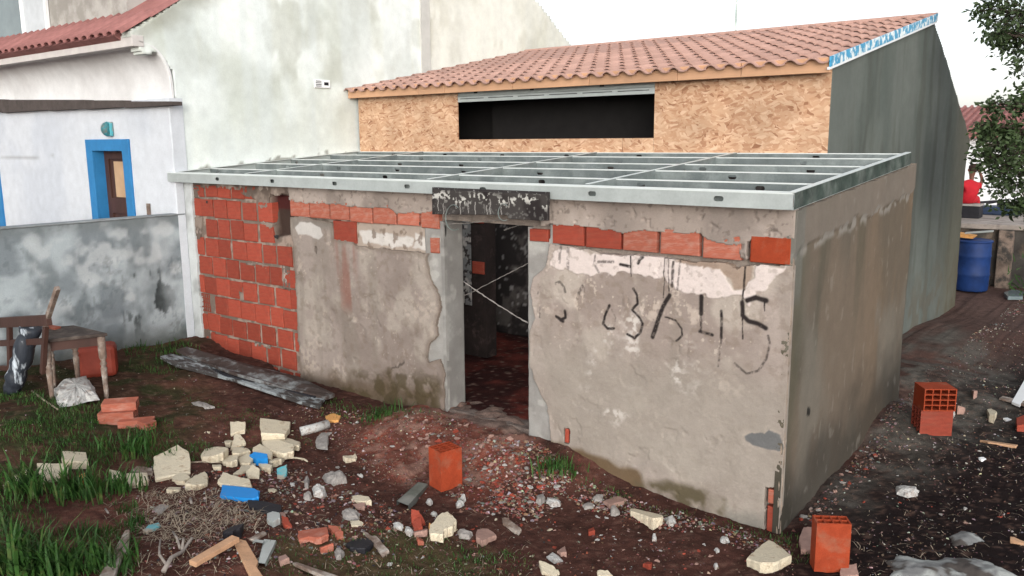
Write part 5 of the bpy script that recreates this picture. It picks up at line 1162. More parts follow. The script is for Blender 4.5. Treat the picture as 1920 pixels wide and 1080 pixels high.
# orange side of the foreground foam chunk, and other traced pieces
pieces = [
 ('foam_chunk', 'curved cream foam pipe sleeve with orange end by the foot of the wall', 'foam', 'foam', Z5([(785, 605), (815, 598), (950, 650), (1005, 672), (1005, 700), (940, 728), (900, 700), (790, 640)]), .055),
 ('plaster_shard', 'white plaster shard right of the foam pipe sleeve', 'plaster', 'pwhite', Z5([(1020, 668), (1075, 662), (1098, 700), (1070, 728), (1040, 722)]), .04),
 ('plaster_shard', 'white angular shard beside a grey one below the small weeds', 'plaster', 'pwhite', Z5([(222, 540), (255, 530), (325, 552), (322, 578), (270, 584), (228, 565)]), .035),
 ('plaster_shard', 'grey shard left of the white angular one below the small weeds', 'plaster', 'pgrey', Z5([(158, 520), (215, 515), (222, 545), (195, 572), (160, 555)]), .035),
 ('brick_shard', 'flat pink brick shard with straight edges near the wall foot', 'brick shard', 'ppink', Z5([(608, 568), (700, 530), (765, 560), (740, 580), (650, 600)]), .03),
 ('plaster_shard', 'pale flat plaster shard above left of the pink brick shard', 'plaster', 'pgrey', Z5([(538, 540), (560, 520), (612, 522), (605, 548), (550, 556)]), .025),
 ('plaster_shard', 'pale triangular plaster shard left of the foil tube', 'plaster', 'pgrey', Z5([(465, 590), (510, 565), (552, 578), (545, 602), (480, 608)]), .02),
 ('plaster_shard', 'white pebble like shard standing alone in the red earth', 'plaster', 'pwhite', Z5([(935, 785), (960, 783), (966, 822), (935, 818)]), .03),
 ('plaster_shard', 'white lump in front of the wall beside the cream slab', 'plaster', 'pwhite', Z5([(1385, 800), (1440, 792), (1452, 825), (1420, 842), (1388, 832)]), .035),
 ('plaster_shard', 'smaller white lump left of the big cream foam slab', 'plaster', 'pwhite', Z5([(1343, 880), (1370, 868), (1386, 890), (1365, 908)]), .03),
 ('plaster_shard', 'thumb sized white shard lowest before the big cream slab', 'plaster', 'pwhite', Z5([(1345, 980), (1365, 972), (1376, 990), (1355, 1006)]), .02),
 ('plaster_shard', 'pink and white broken plaster piece at the bottom centre', 'plaster', 'ppink', Z5([(300, 900), (355, 865), (362, 925), (325, 920)]), .03),
 ('plaster_shard', 'beige curled plaster piece with bluish edge at the bottom centre', 'plaster', 'pwhite', Z5([(225, 935), (262, 895), (310, 920), (350, 970), (285, 985)]), .03),
 ('brick_shard', 'orange red brick shard low in the centre foreground', 'brick shard', 'brick', Z5([(870, 985), (900, 968), (935, 985), (925, 1005)]), .03),
 ('brick_shard', 'brick shard with a square side half way to the wall foot', 'brick shard', 'brick', Z5([(508, 755), (545, 745), (552, 778), (512, 780)]), .03),
 ('bright_blue_sheet', 'bright blue folded sheet in front of the foam pile', 'sheet', 'bright_blue', Q3([(480, 595), (495, 538), (560, 550), (690, 575), (720, 590), (715, 622), (680, 632), (560, 612)]), .05),
 ('blue_strip', 'thin bright blue strip wedged in the middle of the foam pile', 'strip', 'bright_blue', Q3([(662, 360), (690, 355), (770, 380), (770, 396), (700, 385)]), .075),
 ('teal_scrap', 'crumpled pale teal scrap of packaging right of the foam pile', 'scrap', 'teal', Q3([(822, 455), (885, 445), (882, 480), (850, 496), (825, 490)]), .04),
 ('pale_tile_chip', 'tiny pale square tile chip in the rubble right of the teal scrap', 'chip', 'pwhite', Q3([(900, 520), (933, 520), (932, 542), (902, 544)]), .015),
 ('metal_clip', 'small galvanised folded metal clip below the foam pile', 'clip', 'steel', Q3([(762, 710), (800, 700), (840, 712), (842, 745), (800, 765), (768, 750)]), .04),
 ('brick_shard', 'pink brick lump touching the galvanised clip', 'brick shard', 'ppink', Q3([(840, 705), (872, 700), (878, 735), (850, 745)]), .035),
 ('brick_shard', 'dark red brick lump behind the galvanised clip', 'brick shard', 'brick', Q3([(850, 745), (890, 742), (912, 775), (875, 780)]), .035),
 ('brick_slab', 'flat clean edged orange brick slab in the foreground left of centre', 'brick shard', 'brickp', Q3([(945, 800), (1125, 785), (1130, 845), (1090, 865), (1060, 868), (1010, 852), (955, 866)]), .035),
 ('brick_shard', 'rounded orange brick shard below the flat orange slab', 'brick shard', 'brickp', Q3([(1072, 895), (1155, 885), (1162, 910), (1085, 925)]), .035),
 ('brick_shard', 'narrow brick splinter right of the flat orange slab', 'brick shard', 'brickp', Q3([(1130, 795), (1200, 795), (1212, 815), (1150, 818)]), .03),
 ('brick_shard', 'small brick corner right of the splinter by a green sprout', 'brick shard', 'brickp', Q3([(1170, 825), (1215, 828), (1222, 850), (1180, 850)]), .03),
 ('brick_shard', 'pale orange brick corner at the bottom left of centre', 'brick shard', 'ppink', Q3([(832, 965), (875, 955), (898, 990), (845, 1002)]), .04),
 ('cement_lump', 'grey crumbly cement lump right of the flat orange slab', 'cement lump', 'pgrey', Q3([(1160, 915), (1200, 905), (1230, 930), (1205, 960), (1175, 965)]), .05),
 ('cement_lump', 'pale grey broken cement lump between foam pile and doorway', 'cement lump', 'pgrey', Q3([(1090, 460), (1150, 445), (1225, 455), (1240, 490), (1160, 515), (1110, 495)]), .07),
 ('cement_lump', 'whitish cement lump with a dark hollow behind it', 'cement lump', 'pwhite', Q3([(1030, 545), (1080, 530), (1120, 560), (1100, 590), (1045, 585)]), .06),
 ('cement_lump', 'small grey cement lump left of the whitish one', 'cement lump', 'pgrey', Q3([(980, 590), (1010, 575), (1035, 590), (1020, 612), (985, 608)]), .05),
 ('plaster_shard', 'upright narrow grey shard in the rubble right of the foam pile', 'plaster', 'pgrey', Q3([(985, 500), (1005, 475), (1018, 500), (1012, 552), (990, 550)]), .05),
 ('plaster_shard', 'thin cream flake lying above the reddish rubble', 'plaster', 'foam', Q3([(768, 562), (800, 555), (824, 570), (805, 585), (780, 578)]), .02),
 ('cement_lump', 'light grey lump in the rubble left of the centre foam chunk', 'cement lump', 'pgrey', Q4([(70, 665), (120, 650), (185, 670), (180, 700), (110, 705), (75, 690)]), .045),
 ('plaster_shard', 'pink white shard left of the steel offcut', 'plaster', 'ppink', Q4([(135, 622), (215, 625), (215, 648), (165, 648)]), .02),
 ('plaster_shard', 'flat cream shard below the light grey lump', 'plaster', 'foam', Q4([(125, 740), (180, 732), (206, 745), (190, 762), (130, 762)]), .02),
 ('plaster_shard', 'cream shard pair, left one, left of the brick stub stack', 'plaster', 'pwhite', Q4([(388, 738), (430, 735), (462, 752), (455, 775), (395, 770)]), .03),
 ('plaster_shard', 'cream shard pair, right one, touching the brick stub stack', 'plaster', 'pwhite', Q4([(470, 755), (500, 762), (522, 790), (505, 810), (475, 795)]), .03),
 ('brick_shard', 'brick stub on top of broken stubs left of the centre foam chunk', 'brick shard', 'brick', Q4([(510, 710), (560, 705), (598, 725), (560, 742), (515, 738)]), .07),
 ('brick_shard', 'brick stub in the middle of broken stubs left of the foam chunk', 'brick shard', 'brick', Q4([(520, 745), (575, 742), (580, 778), (525, 778)]), .05),
 ('brick_shard', 'low pink brick stub under the broken stubs', 'brick shard', 'ppink', Q4([(525, 785), (610, 785), (612, 808), (530, 812)]), .03),
 ('brick_shard', 'small squarish brick shard below the stubs', 'brick shard', 'brickp', Q4([(545, 842), (585, 840), (588, 866), (550, 868)]), .03),
 ('plaster_shard', 'white shard with blunt end beside the cream foam chunk, above', 'plaster', 'pwhite', Q4([(632, 670), (650, 662), (676, 680), (668, 700), (640, 692)]), .035),
 ('plaster_shard', 'white rounded shard under the upright brick, left one', 'plaster', 'pwhite', Q4([(605, 592), (630, 586), (648, 602), (635, 620), (610, 612)]), .035),
 ('plaster_shard', 'white rounded shard under the upright brick, right one', 'plaster', 'pwhite', Q4([(792, 605), (820, 598), (846, 610), (830, 628), (796, 630)]), .035),
 ('plaster_shard', 'white chip on the red shard in front of the upright brick', 'plaster', 'pwhite', Q4([(818, 572), (838, 562), (858, 575), (840, 588)]), .05),
 ('cement_lump', 'pale lump heap right of the cream foam chunk', 'cement lump', 'pgrey', Q4([(800, 785), (850, 780), (900, 795), (880, 820), (815, 815)]), .04),
 ('plaster_shard', 'cluster of pale plaster right of the pale lump heap', 'plaster', 'ppink', Q4([(925, 790), (990, 768), (1050, 820), (1000, 850), (960, 880), (920, 850)]), .04),
 ('wood_splinter', 'short weathered pinkish stick lying right of the centre', 'stick', 'oldwood', Q4([(1085, 728), (1110, 728), (1205, 780), (1190, 800), (1160, 785), (1090, 752)]), .03),
 ('grey_tube_end', 'round dull grey pipe end among red shards at the wall foot', 'pipe end', 'pgrey', Z5([(655, 615), (680, 597), (715, 605), (722, 632), (690, 642), (660, 632)]), .06),
 ('cement_slab', 'flat grey cement slab lying on the ground by the foam pile tube', 'cement slab', 'pgrey', Q3([(1050, 270), (1090, 170), (1150, 172), (1230, 190), (1130, 240), (1125, 318), (1060, 310)]), .012),
 ('dried_leaf_scrap', 'curled yellowish scrap of card above the white tube', 'scrap', 'foamo', Q3([(1110, 130), (1160, 115), (1205, 130), (1190, 155), (1120, 152)]), .02),
 ('plaster_shard', 'cream foam like flake alone between the tube and the doorway mound', 'plaster', 'foam', Q3([(1218, 378), (1270, 370), (1290, 355), (1300, 375), (1262, 390), (1225, 388)]), .02),
 ('plaster_shard', 'white bar shaped shard alone on the dark ground at the right', 'plaster', 'pwhite', Q8([(685, 660), (700, 653), (790, 672), (788, 690), (745, 698), (690, 682)]), .05),
 ('plaster_shard', 'pale stone right of the brick pair', 'stone', 'pwhite', Q8([(925, 292), (945, 288), (962, 315), (955, 333), (930, 325)]), .06),
 ('plaster_shard', 'pinkish stone beside the pale stone right of the brick pair', 'stone', 'ppink', Q8([(965, 300), (985, 290), (1008, 300), (1000, 318), (970, 318)]), .05),
 ('plaster_shard', 'cream stone standing further right of the brick pair', 'stone', 'foam', Q8([(1105, 312), (1125, 305), (1152, 330), (1140, 358), (1115, 350)]), .06),
 ('plaster_shard', 'slender stone up slope behind the cream stone', 'stone', 'ppink', Q8([(1035, 220), (1050, 215), (1060, 240), (1045, 250)]), .05),
 ('brick_shard', 'orange brick fragment cut by the right edge of the photo', 'brick shard', 'brick', Q8([(1240, 358), (1290, 355), (1290, 392), (1245, 388)]), .08),
 ('white_scrap', 'glossy white scrap lying on the dark ground at the right', 'scrap', 'white', Q8([(1065, 538), (1090, 532), (1102, 540), (1080, 546)]), .012),
 ('white_scrap', 'small glossy white oval scrap up slope of the long splinter', 'scrap', 'white', Q8([(1180, 355), (1200, 350), (1218, 358), (1195, 364)]), .012),
 ('wood_splinter', 'long pale wood splinter on the dark ground at the right', 'stick', 'pine', Q8([(1072, 456), (1120, 458), (1250, 476), (1240, 488), (1110, 470)]), .025),
 ('wood_splinter', 'pale stick at the right edge low in the photo', 'stick', 'pine', Q8([(1212, 908), (1225, 906), (1290, 925), (1290, 938), (1215, 918)]), .03),
 ('brick_shard', 'grey pink brick rubble leaning at the back of the nearest upright brick', 'brick shard', 'ppink', Q8([(240, 925), (262, 862), (298, 858), (300, 968), (250, 968)]), .05),
 ('brick_shard', 'pink grey rubble slab under the nearest upright brick at its right', 'brick shard', 'ppink', Q8([(430, 1045), (505, 1038), (515, 1078), (430, 1080)]), .04),
 ('cement_chunk', 'big white plaster chunk lying in front of the old table', 'plaster chunk', 'pwhite', Q1([(310, 660), (355, 620), (440, 600), (520, 588), (560, 630), (592, 680), (520, 690), (440, 712), (350, 724)]), .12),
 ('cement_chunk', 'flat pale grey stone sunk in the ground between bricks and planks', 'stone', 'pgrey', Q1([(1140, 735), (1180, 728), (1230, 745), (1300, 780), (1240, 785), (1160, 758)]), .03),
 ('wood_offcut', 'short weathered wooden offcut lying beside black plastic', 'offcut', 'oldwood', Q4([(205, 808), (255, 835), (290, 838), (372, 915), (330, 942), (265, 868)]), .03),
 ('black_plastic_scrap', 'black crumpled plastic next to the wooden offcut', 'plastic', 'black', Q4([(95, 880), (160, 840), (240, 842), (270, 880), (220, 920), (120, 910)]), .03),
 ('black_plastic_scrap', 'black crumpled plastic in the foreground below the bright blue sheet', 'plastic', 'black', Q3([(500, 815), (560, 770), (625, 770), (615, 815), (560, 845), (505, 830)]), .05),
 ('black_plastic_scrap', 'long black plastic strip right of the bright blue sheet', 'plastic', 'black', Q3([(650, 650), (740, 645), (850, 655), (850, 690), (760, 695), (655, 675)]), .04),
 ('blue_scrap', 'pale blue scrap of sheet between the grass and the dry twigs', 'scrap', 'teal', Q2([(905, 800), (940, 760), (1005, 735), (1018, 755), (970, 790), (925, 810)]), .02),
 ('card_scrap', 'grey torn card beside the dry twigs at the left', 'scrap', 'pgrey', Q2([(965, 650), (1010, 615), (1078, 628), (1040, 665), (1005, 698)]), .015),
 ('grey_offcut', 'grey flat board offcut behind the grass lined foam bar', 'offcut', 'oldwood', Q2([(830, 420), (870, 398), (965, 400), (968, 435), (930, 436)]), .02),
]
for nm, lb_, cat_, m_, pts, th in pieces:
    slab(nm, lb_, cat_, m_, pts, th*.85, rough=.005)
slab('orange_crust', 'orange inner side of a broken foam chunk at the centre foreground', 'foam', 'foamo', Q4([(622, 765), (645, 770), (712, 805), (708, 836), (628, 815)]), .03)
slab('orange_crust', 'orange lump of old foam seen through the left grass', 'foam', 'foamo', Q2([(490, 490), (505, 430), (540, 428), (552, 480), (520, 500)]), .07)
# stones
def rockob(lab, pts, th, seed):
    r = random.Random(seed); cx = sum(p[0] for p in pts)/len(pts); cy = sum(p[1] for p in pts)/len(pts); c = G(cx, cy)
    Wp = [(*on(a, b, 2, c.z+th*.4)[:2],) for a, b in pts]; xs = [p[0] for p in Wp]; ys = [p[1] for p in Wp]
    def hgt(a, b):
        d = dseg(a, b, Wp)*np.where(inpoly(a, b, Wp), 1, -1); return th*np.sqrt(np.clip((d+.01)/.14, 0, 1))*(.75+.5*fbm(a, b, 5, 4, seed))+(fbm(a, b, 16, 3, seed+3)-.5)*.03-.03
    me = sheet('rock', min(xs)-.03, max(xs)+.03, min(ys)-.03, max(ys)+.03, .012, lambda a, b, d: (a, b, c.z+d), lambda a, b: inpoly(*warped(a, b, .05, seed, 8), Wp), lambda a, b: mixc(mixc(np.full(a.shape+(3,), .17), (.30, .31, .30), sstep(.45, .6, fbm(a, b, 9, 4, seed+5))), (.07, .06, .055), sstep(.58, .66, fbm(a, b, 7, 4, seed+7))), hgt, .08)
    o = link('rock', me, M['wall']); tag(o, lab, 'rock')
rockob('long low pale rock rising from the dark earth at the bottom right', Q8([(622, 1000), (660, 965), (700, 962), (790, 985), (850, 990), (930, 968), (1050, 975), (1180, 1020), (1290, 1080), (1200, 1120), (640, 1090)]), .075, 301)
rockob('small rounded grey rock behind the long pale rock at the bottom right', Q8([(920, 880), (985, 855), (1060, 870), (1110, 900), (1050, 925), (960, 930)]), .07, 311)

# loose hollow bricks
def loose(label, px, py, w_, h_, L, rz, up=True, m='brickn', nx=3, nz=4, z=None, tilt=(0, 0), loc=None, group=None):
    me = hollow_mesh(w_, h_, L, nx, nz, .009, depth=L/2-.001); c = loc or G(px, py)
    o = link('hollow_brick', me, M[m]); 
    R_ = Matrix.Rotation(rz, 4, 'Z')
    if up: # stand on one end: local y (length) -> z
        R_ = R_ @ Matrix.Rotation(tilt[0], 4, 'X') @ Matrix.Rotation(math.pi/2, 4, 'X') @ Matrix.Translation((0, -h_/2*0, 0))
        off = Matrix.Translation((0, 0, -h_/2)); zz_ = 0
        o.matrix_world = Matrix.Translation((c.x, c.y, (z if z is not None else c.z-.01)))@R_@off
    else:
        o.matrix_world = Matrix.Translation((c.x, c.y, (z if z is not None else c.z-.01)))@R_@Matrix.Rotation(tilt[1], 4, 'Y')@Matrix.Translation((0, -L/2, 0))
    tag(o, label, 'brick', group); return o
yc = YAW
c = G(836, 908); loose('orange hollow brick standing on end in the middle of the rubble before the doorway', 0, 0, .20, .175, .325, yc+math.radians(38), loc=c)
c = G(1554, 1064); loose('orange hollow brick standing on end in the right foreground near the wall corner', 0, 0, .215, .12, .345, yc-math.radians(6), nx=4, nz=2, loc=c, tilt=(0, 0))
c = G(1745, 808); b0 = loose('lower red hollow brick of the stacked pair on the dark slope at the right', 0, 0, .28, .20, .22, yc-math.radians(5), up=False, m='brick', loc=c)
# show a closed side on the lower one
b0.matrix_world = Matrix.Translation((c.x, c.y, c.z-.01))@Matrix.Rotation(yc+math.radians(86), 4, 'Z')@Matrix.Translation((0, -.14, 0))
b0.data = hollow_mesh(.20, .235, .28, 3, 4, .010, depth=.1); b0.data.materials.append(M['brick'])
b1 = loose('upper hollow brick of the stacked pair, its holes facing the viewer', 0, 0, .28, .205, .22, yc-math.radians(3), up=False, m='brickp', nx=4, nz=4, loc=Vector((c.x+.01, c.y-.0, c.z)), z=c.z+.226)
b1.data.materials.clear(); b1.data.materials.append(M['brickn'])
# broken hollow tiles at the left
def cblock(label, px0, px1, pyb, ht, dp, rot=0, zoff=0, m='brickp', tiltx=0):
    a = G(px0, pyb); b = G(px1, pyb); c = (a+b)/2; Lx = (b-a).length
    me = hollow_mesh(dp, ht, Lx, 2, 2, .012, depth=.12); o = link('hollow_brick', me, M[m])
    ang_ = math.atan2((b-a).y, (b-a).x)-math.pi/2+rot
    o.matrix_world = Matrix.Translation((c.x, c.y, min(a.z, b.z)+zoff))@Matrix.Rotation(ang_, 4, 'Z')@Matrix.Rotation(tiltx, 4, 'Y')@Matrix.Translation((0, -Lx/2, 0)); tag(o, label, 'brick'); return o
cblock('topmost slim orange block of the small brick stack at the left', 196, 261, 787, .075, .13, -.03, .125, tiltx=.12)
cblock('middle orange block of the small brick stack at the left', 189, 256, 790, .115, .15, -.02, .0)
cblock('orange block lying tilted at the right of the small brick stack', 224, 289, 797, .075, .10, .12, -.01)
cblock('broken orange corner piece in front of the tilted block', 262, 290, 803, .07, .10, -.5, -.0)
c = G(185, 700); o = solo('red_canister', MB().box(-.19, .19, -.14, .14, 0, .34), mat('dull_red_plastic', (.20, .032, .018), rough=.6, var=.2), 'orange red rounded canister standing behind the old table by the wall', 'canister', bevel=.05); o.location = (c.x, c.y, c.z-.02); o.rotation_euler = (0, 0, yc+.4)

# steel offcuts and tubes
def chan(label, pts4, h, m='steel'):
    c = G(sum(p[0] for p in pts4)/4, sum(p[1] for p in pts4)/4); z = c.z+h
    P = [Vector(on(a, b, 2, z)) for a, b in pts4]; mb = MB(); t = .003
    mb.add([tuple(p) for p in P]+[(p.x, p.y, p.z-t) for p in P], [(0, 1, 2, 3), (7, 6, 5, 4)])
    for i in (0, 2):
        a, b = P[i], P[(i+1) % 4]; n = (b-a).cross(Vector((0, 0, 1))).normalized()*t
        mb.add([(a.x, a.y, a.z), (b.x, b.y, b.z), (b.x, b.y, b.z-h), (a.x, a.y, a.z-h)]+[(a.x-n.x, a.y-n.y, a.z), (b.x-n.x, b.y-n.y, b.z), (b.x-n.x, b.y-n.y, b.z-h), (a.x-n.x, a.y-n.y, a.z-h)], [(0, 1, 2, 3), (7, 6, 5, 4), (3, 2, 6, 7)])
    solo('channel_offcut', mb, m, label, 'steel offcut')
chan('short galvanised steel channel offcut lying beside the upright brick', Q4([(420, 605), (555, 485), (615, 498), (490, 632)]), .05, 'steeld')
chan('short galvanised channel offcut lying by the crossed pine battens', Q3([(712, 1000), (748, 860), (818, 868), (752, 1005)]), .03)
chan('bent pale metal strip between the grey offcut and the pine battens', Q3([(680, 872), (700, 862), (748, 868), (740, 884)]), .02)
def tube_px(label, pts, r, m, cat, name, n=10, dz=0, smooth=True):
    P = []
    for (a, b) in pts: q = G(a, b); P.append((q.x, q.y, q.z+r*.8+dz))
    mb = MB(); mb.tube(P, r, n); solo(name, mb, m, label, cat, smooth=smooth)
tube_px('white crumpled paper tube lying at the top right of the foam pile', Q3([(965, 240), (1040, 222), (1130, 195)]), .042, 'pwhite', 'tube', 'paper_tube')
tube_px('thin pale stick reaching right from the large squarish foam slab', Q3([(312, 408), (420, 405), (520, 410)]), .008, 'drygrass', 'stick', 'thin_stick', 6)
tube_px('thin pale cable curling away right of the foam pile', Q3([(860, 385), (930, 380), (985, 388), (1005, 402)]), .008, 'foam', 'cable', 'thin_cable', 6)
tube_px('thin pale stick lying in the dark grass by the table', Q1([(190, 680), (260, 735), (345, 792)]), .009, 'drygrass', 'stick', 'thin_stick', 6)
# branches
def branch(label, main, subs, r):
    mb = MB()
    def P(pts, dz): return [tuple(G(a, b)+Vector((0, 0, dz+.03*math.sin(i*1.3)**2))) for i, (a, b) in enumerate(pts)]
    mb.tube(P(main, .03), [r*(1-.12*i) for i in range(len(main))], 7)
    for s in subs: mb.tube(P(s, .05), [r*.6*(1-.15*i) for i in range(len(s))], 6)
    solo('dead_branch', mb, mat_branch, label, 'branch', smooth=True)
M['branch'] = mat('grey_dead_wood', (.22, .19, .17), rough=.9, var=.3, vs=15, bump=.4); mat_branch = 'branch'
branch('forked grey dead branch left of the pine battens at the bottom edge', Q3([(150, 1080), (200, 1020), (260, 970), (310, 905), (325, 895)]), [Q3([(165, 1052), (130, 1020), (128, 960), (135, 915)]), Q3([(250, 960), (235, 920), (208, 865)]), Q3([(262, 965), (272, 930), (270, 905)])], .016)
branch('thin dry twig in the lower left rubble', Q2([(670, 680), (690, 730)]), [], .008)
branch('thin dry twig pair in the rubble above the pine battens', Q3([(310, 640), (318, 690)]), [], .01)

# boards
def board(name, label, m, pts, th, cat='board', dz=0.0, zs=None):
    zc = [G(a, b).z for a, b in pts]; z = (zs if zs is not None else sorted(zc)[len(zc)//2])+th+dz
    P = [Vector(on(a, b, 2, z)) for a, b in pts]
    if sum(P[i].x*P[(i+1) % len(P)].y-P[(i+1) % len(P)].x*P[i].y for i in range(len(P))) < 0: P = P[::-1]
    mb = MB(); mb.prism([(p.x, p.y) for p in P], (z-th, z), lambda a, b, t: (a, b, t)); return solo(name, mb, m, label, cat, bevel=.004)
board('pine_batten', 'clean pine batten lying to the left of the crossed pair', 'pine', Q3([(298, 985), (555, 835), (600, 850), (340, 1000)]), .035, 'batten', .03)
board('pine_batten', 'splintered pine board lying to the right of the crossed pair', 'pine', Q3([(572, 895), (600, 858), (640, 868), (712, 990), (700, 1020), (745, 1085), (668, 1085)]), .03, 'board')
board('pine_batten', 'short stub of pinkish board behind the crossed battens', 'oldwood', Q3([(655, 855), (740, 810), (762, 820), (690, 865)]), .02, 'board')
board('weathered_board', 'narrow weathered board running off the bottom edge near the centre left', 'oldwood', Q3([(915, 1000), (940, 995), (1190, 1078), (1150, 1100)]), .025, 'board')
board('weathered_board', 'grey split weathered board sticking out of the grass at the lower left', 'oldwood', Q2([(705, 945), (790, 790), (820, 785), (815, 900), (770, 960), (720, 1090), (620, 1090)]), .03, 'board', .03)
# long planks along the brick panel
def longplank(name, label, m, pts, th, dz):
    zc = [G(a, b).z for a, b in pts]; P = [Vector(on(a, b, 2, z_+th+dz)) for (a, b), z_ in zip(pts, zc)]
    if sum(P[i].x*P[(i+1) % len(P)].y-P[(i+1) % len(P)].x*P[i].y for i in range(len(P))) < 0: P = P[::-1]
    n = len(P); mb = MB(); mb.add([tuple(p) for p in P]+[(p.x, p.y, p.z-th) for p in P], [tuple(range(n)), tuple(range(n, 2*n))[::-1]]+[(i, i+n, (i+1) % n+n, (i+1) % n) for i in range(n)])
    solo(name, mb, m, label, 'plank', bevel=.004)
longplank('long_plank', 'outer long plank with peeling pale paint lying before the brick panel', 'paleplank', [(300, 668), (318, 663), (352, 668), (400, 686), (500, 716), (612, 742), (598, 762), (560, 752), (440, 712), (330, 684)], .03, .02)
longplank('long_plank', 'inner dark long plank lying against the brick panel foot', 'plank', [(330, 655), (350, 650), (400, 664), (470, 684), (560, 706), (628, 738), (612, 744), (540, 728), (430, 696), (380, 676)], .035, .05)
longplank('long_plank', 'narrow black plank wedged between the two long planks', 'black', [(372, 680), (392, 674), (440, 690), (520, 716), (600, 738), (590, 744), (500, 724), (420, 700)], .03, .03)

# ---- old table with turned legs
tb = thing('old_table', 'small old wooden table with turned legs standing by the garden wall', 'table', tuple(G(130, 715)))
tz = G(130, 715).z
Hh = .60
TP = [Vector(on(a, b, 2, tz+Hh)) for a, b in Q1([(245, 375), (265, 300), (440, 285), (640, 332)])]
mb = MB(); mb.prism([(p.x, p.y) for p in TP], (tz+Hh-.03, tz+Hh), lambda a, b, t: (a, b, t)); part('table_top', mb, mat('dark_table_top', (.045, .032, .027), rough=.7, var=.4, vs=8, c2=(.09, .07, .058), c2s=7, bump=.3), tb, bevel=.004)
ce = sum(TP, Vector())/4; lg = [p.lerp(ce, .17) for p in TP]
for i in range(4):
    a, b = lg[i], lg[(i+1) % 4]; d = (b-a).normalized(); n_ = Vector((-d.y, d.x, 0))*.012
    mb = MB(); mb.prism([(a.x+n_.x, a.y+n_.y), (b.x+n_.x, b.y+n_.y), (b.x-n_.x, b.y-n_.y), (a.x-n_.x, a.y-n_.y)], (tz+Hh-.12, tz+Hh-.032), lambda x, y, t: (x, y, t)); part('apron', mb, 'wood', tb)
for p in lg:
    mb = MB(); gzv = gh(p.x, p.y)
    hh = tz+Hh-.03-gzv
    mb.lathe([(.016, 0), (.020, .03), (.024, hh*.30), (.030, hh*.50), (.020, hh*.53), (.033, hh*.57), (.020, hh*.61), (.034, hh*.66), (.036, hh*.70), (.036, hh)], 12, (p.x, p.y, gzv)); part('leg', mb, 'oldwood', tb, smooth=True)
q = TP[1].lerp(TP[2], .6); slabm = MB(); slabm.prism([(q.x-.05, q.y-.16), (q.x+.12, q.y-.12), (q.x+.09, q.y-.05), (q.x-.07, q.y-.08)], (tz+Hh+.001, tz+Hh+.02), lambda a, b, t: (a, b, t)); solo('brick_shard', slabm, 'brickp', 'small pinkish brick shard lying on top of the old table', 'brick shard')
# ---- dark wooden frame (old bed end) at the left edge
fr = thing('wooden_bed_frame', 'dark broken wooden frame with a slanting post at the left edge', 'frame', tuple(G(40, 740)))
base = G(30, 735); Yb = base.y+.05
def fp(x, y): p = on(x, y, 1, Yb); return Vector((p[0], Yb, p[2]))
def bar(pa, pb, wd, dp, m='wood', name='rail'):
    a, b = fp(*pa), fp(*pb); d = (b-a).normalized(); u = Vector((0, 1, 0)).cross(d).normalized()*wd/2; v = Vector((0, 1, 0))*dp/2
    mb = MB(); vs = [tuple(q+su*u+sv*v) for q in (a, b) for sv in (-1, 1) for su in (-1, 1)]
    mb.add(vs, [(0, 1, 3, 2), (4, 6, 7, 5), (0, 4, 5, 1), (2, 3, 7, 6), (0, 2, 6, 4), (1, 5, 7, 3)]); part(name, mb, m, fr, bevel=.004)
bar((-40, 607), (92, 600), .10, .05); bar((84, 612), (108, 540), .045, .04, 'oldwood', 'post'); bar((18, 612), (20, 735), .06, .04, 'wood', 'post'); bar((-30, 645), (80, 640), .06, .03, 'wood'); bar((86, 612), (80, 700), .05, .04, 'wood', 'post'); bar((-30, 690), (22, 690), .05, .03, 'wood')
# rolled plastic leaning
a = G(22, 738); b = Vector(on(60, 616, 1, a.y+.15))
mb = MB(); pts = []; rr = random.Random(2)
for i in range(15):
    t = i/14; q = a.lerp(b, t); pts.append(tuple(q+Vector((rr.uniform(-.01, .01), rr.uniform(-.01, .01), .02))))
mb.tube(pts, [.085+rr.uniform(-.014, .014) for _ in pts], 12)
solo('plastic_roll', mb, 'rollm' if 'rollm' in M else 'black', 'dark roll of sheet with white streaks leaning on the wooden frame', 'roll', smooth=True)
M['rollm'] = mat('streaked_sheet', (.03, .035, .045), rough=.4, var=.3, vs=8, c2=(.45, .5, .55), c2s=6, c2lo=.52, c2hi=.62, bump=.5, bs=12, stretch=(2.2, 2.2, .5))
bpy.data.objects['plastic_roll'].data.materials.clear(); bpy.data.objects['plastic_roll'].data.materials.append(M['rollm'])
# white board at the right edge
mb = MB(); P = [on(a, b, 2, .12) for a, b in [(1897, 754), (1912, 760), (1960, 700), (1940, 680)]]
mb.prism([(p[0], p[1]) for p in P], (.10, .125), lambda a, b, t: (a, b, t)); solo('loose_white_board', mb, 'white', 'bright white panel lying on the ground at the right edge', 'panel')
board('dark_board', 'dark board under the bright white panel at the right edge', 'oldwood', [(1873, 746), (1880, 742), (1990, 768), (1990, 778)], .02)
board('clear_bottle_scrap', 'pale green crushed plastic bottle lying on the track near the tank', 'glass', [(1882, 548), (1900, 542), (1920, 546), (1918, 556), (1890, 556)], .06, 'bottle')

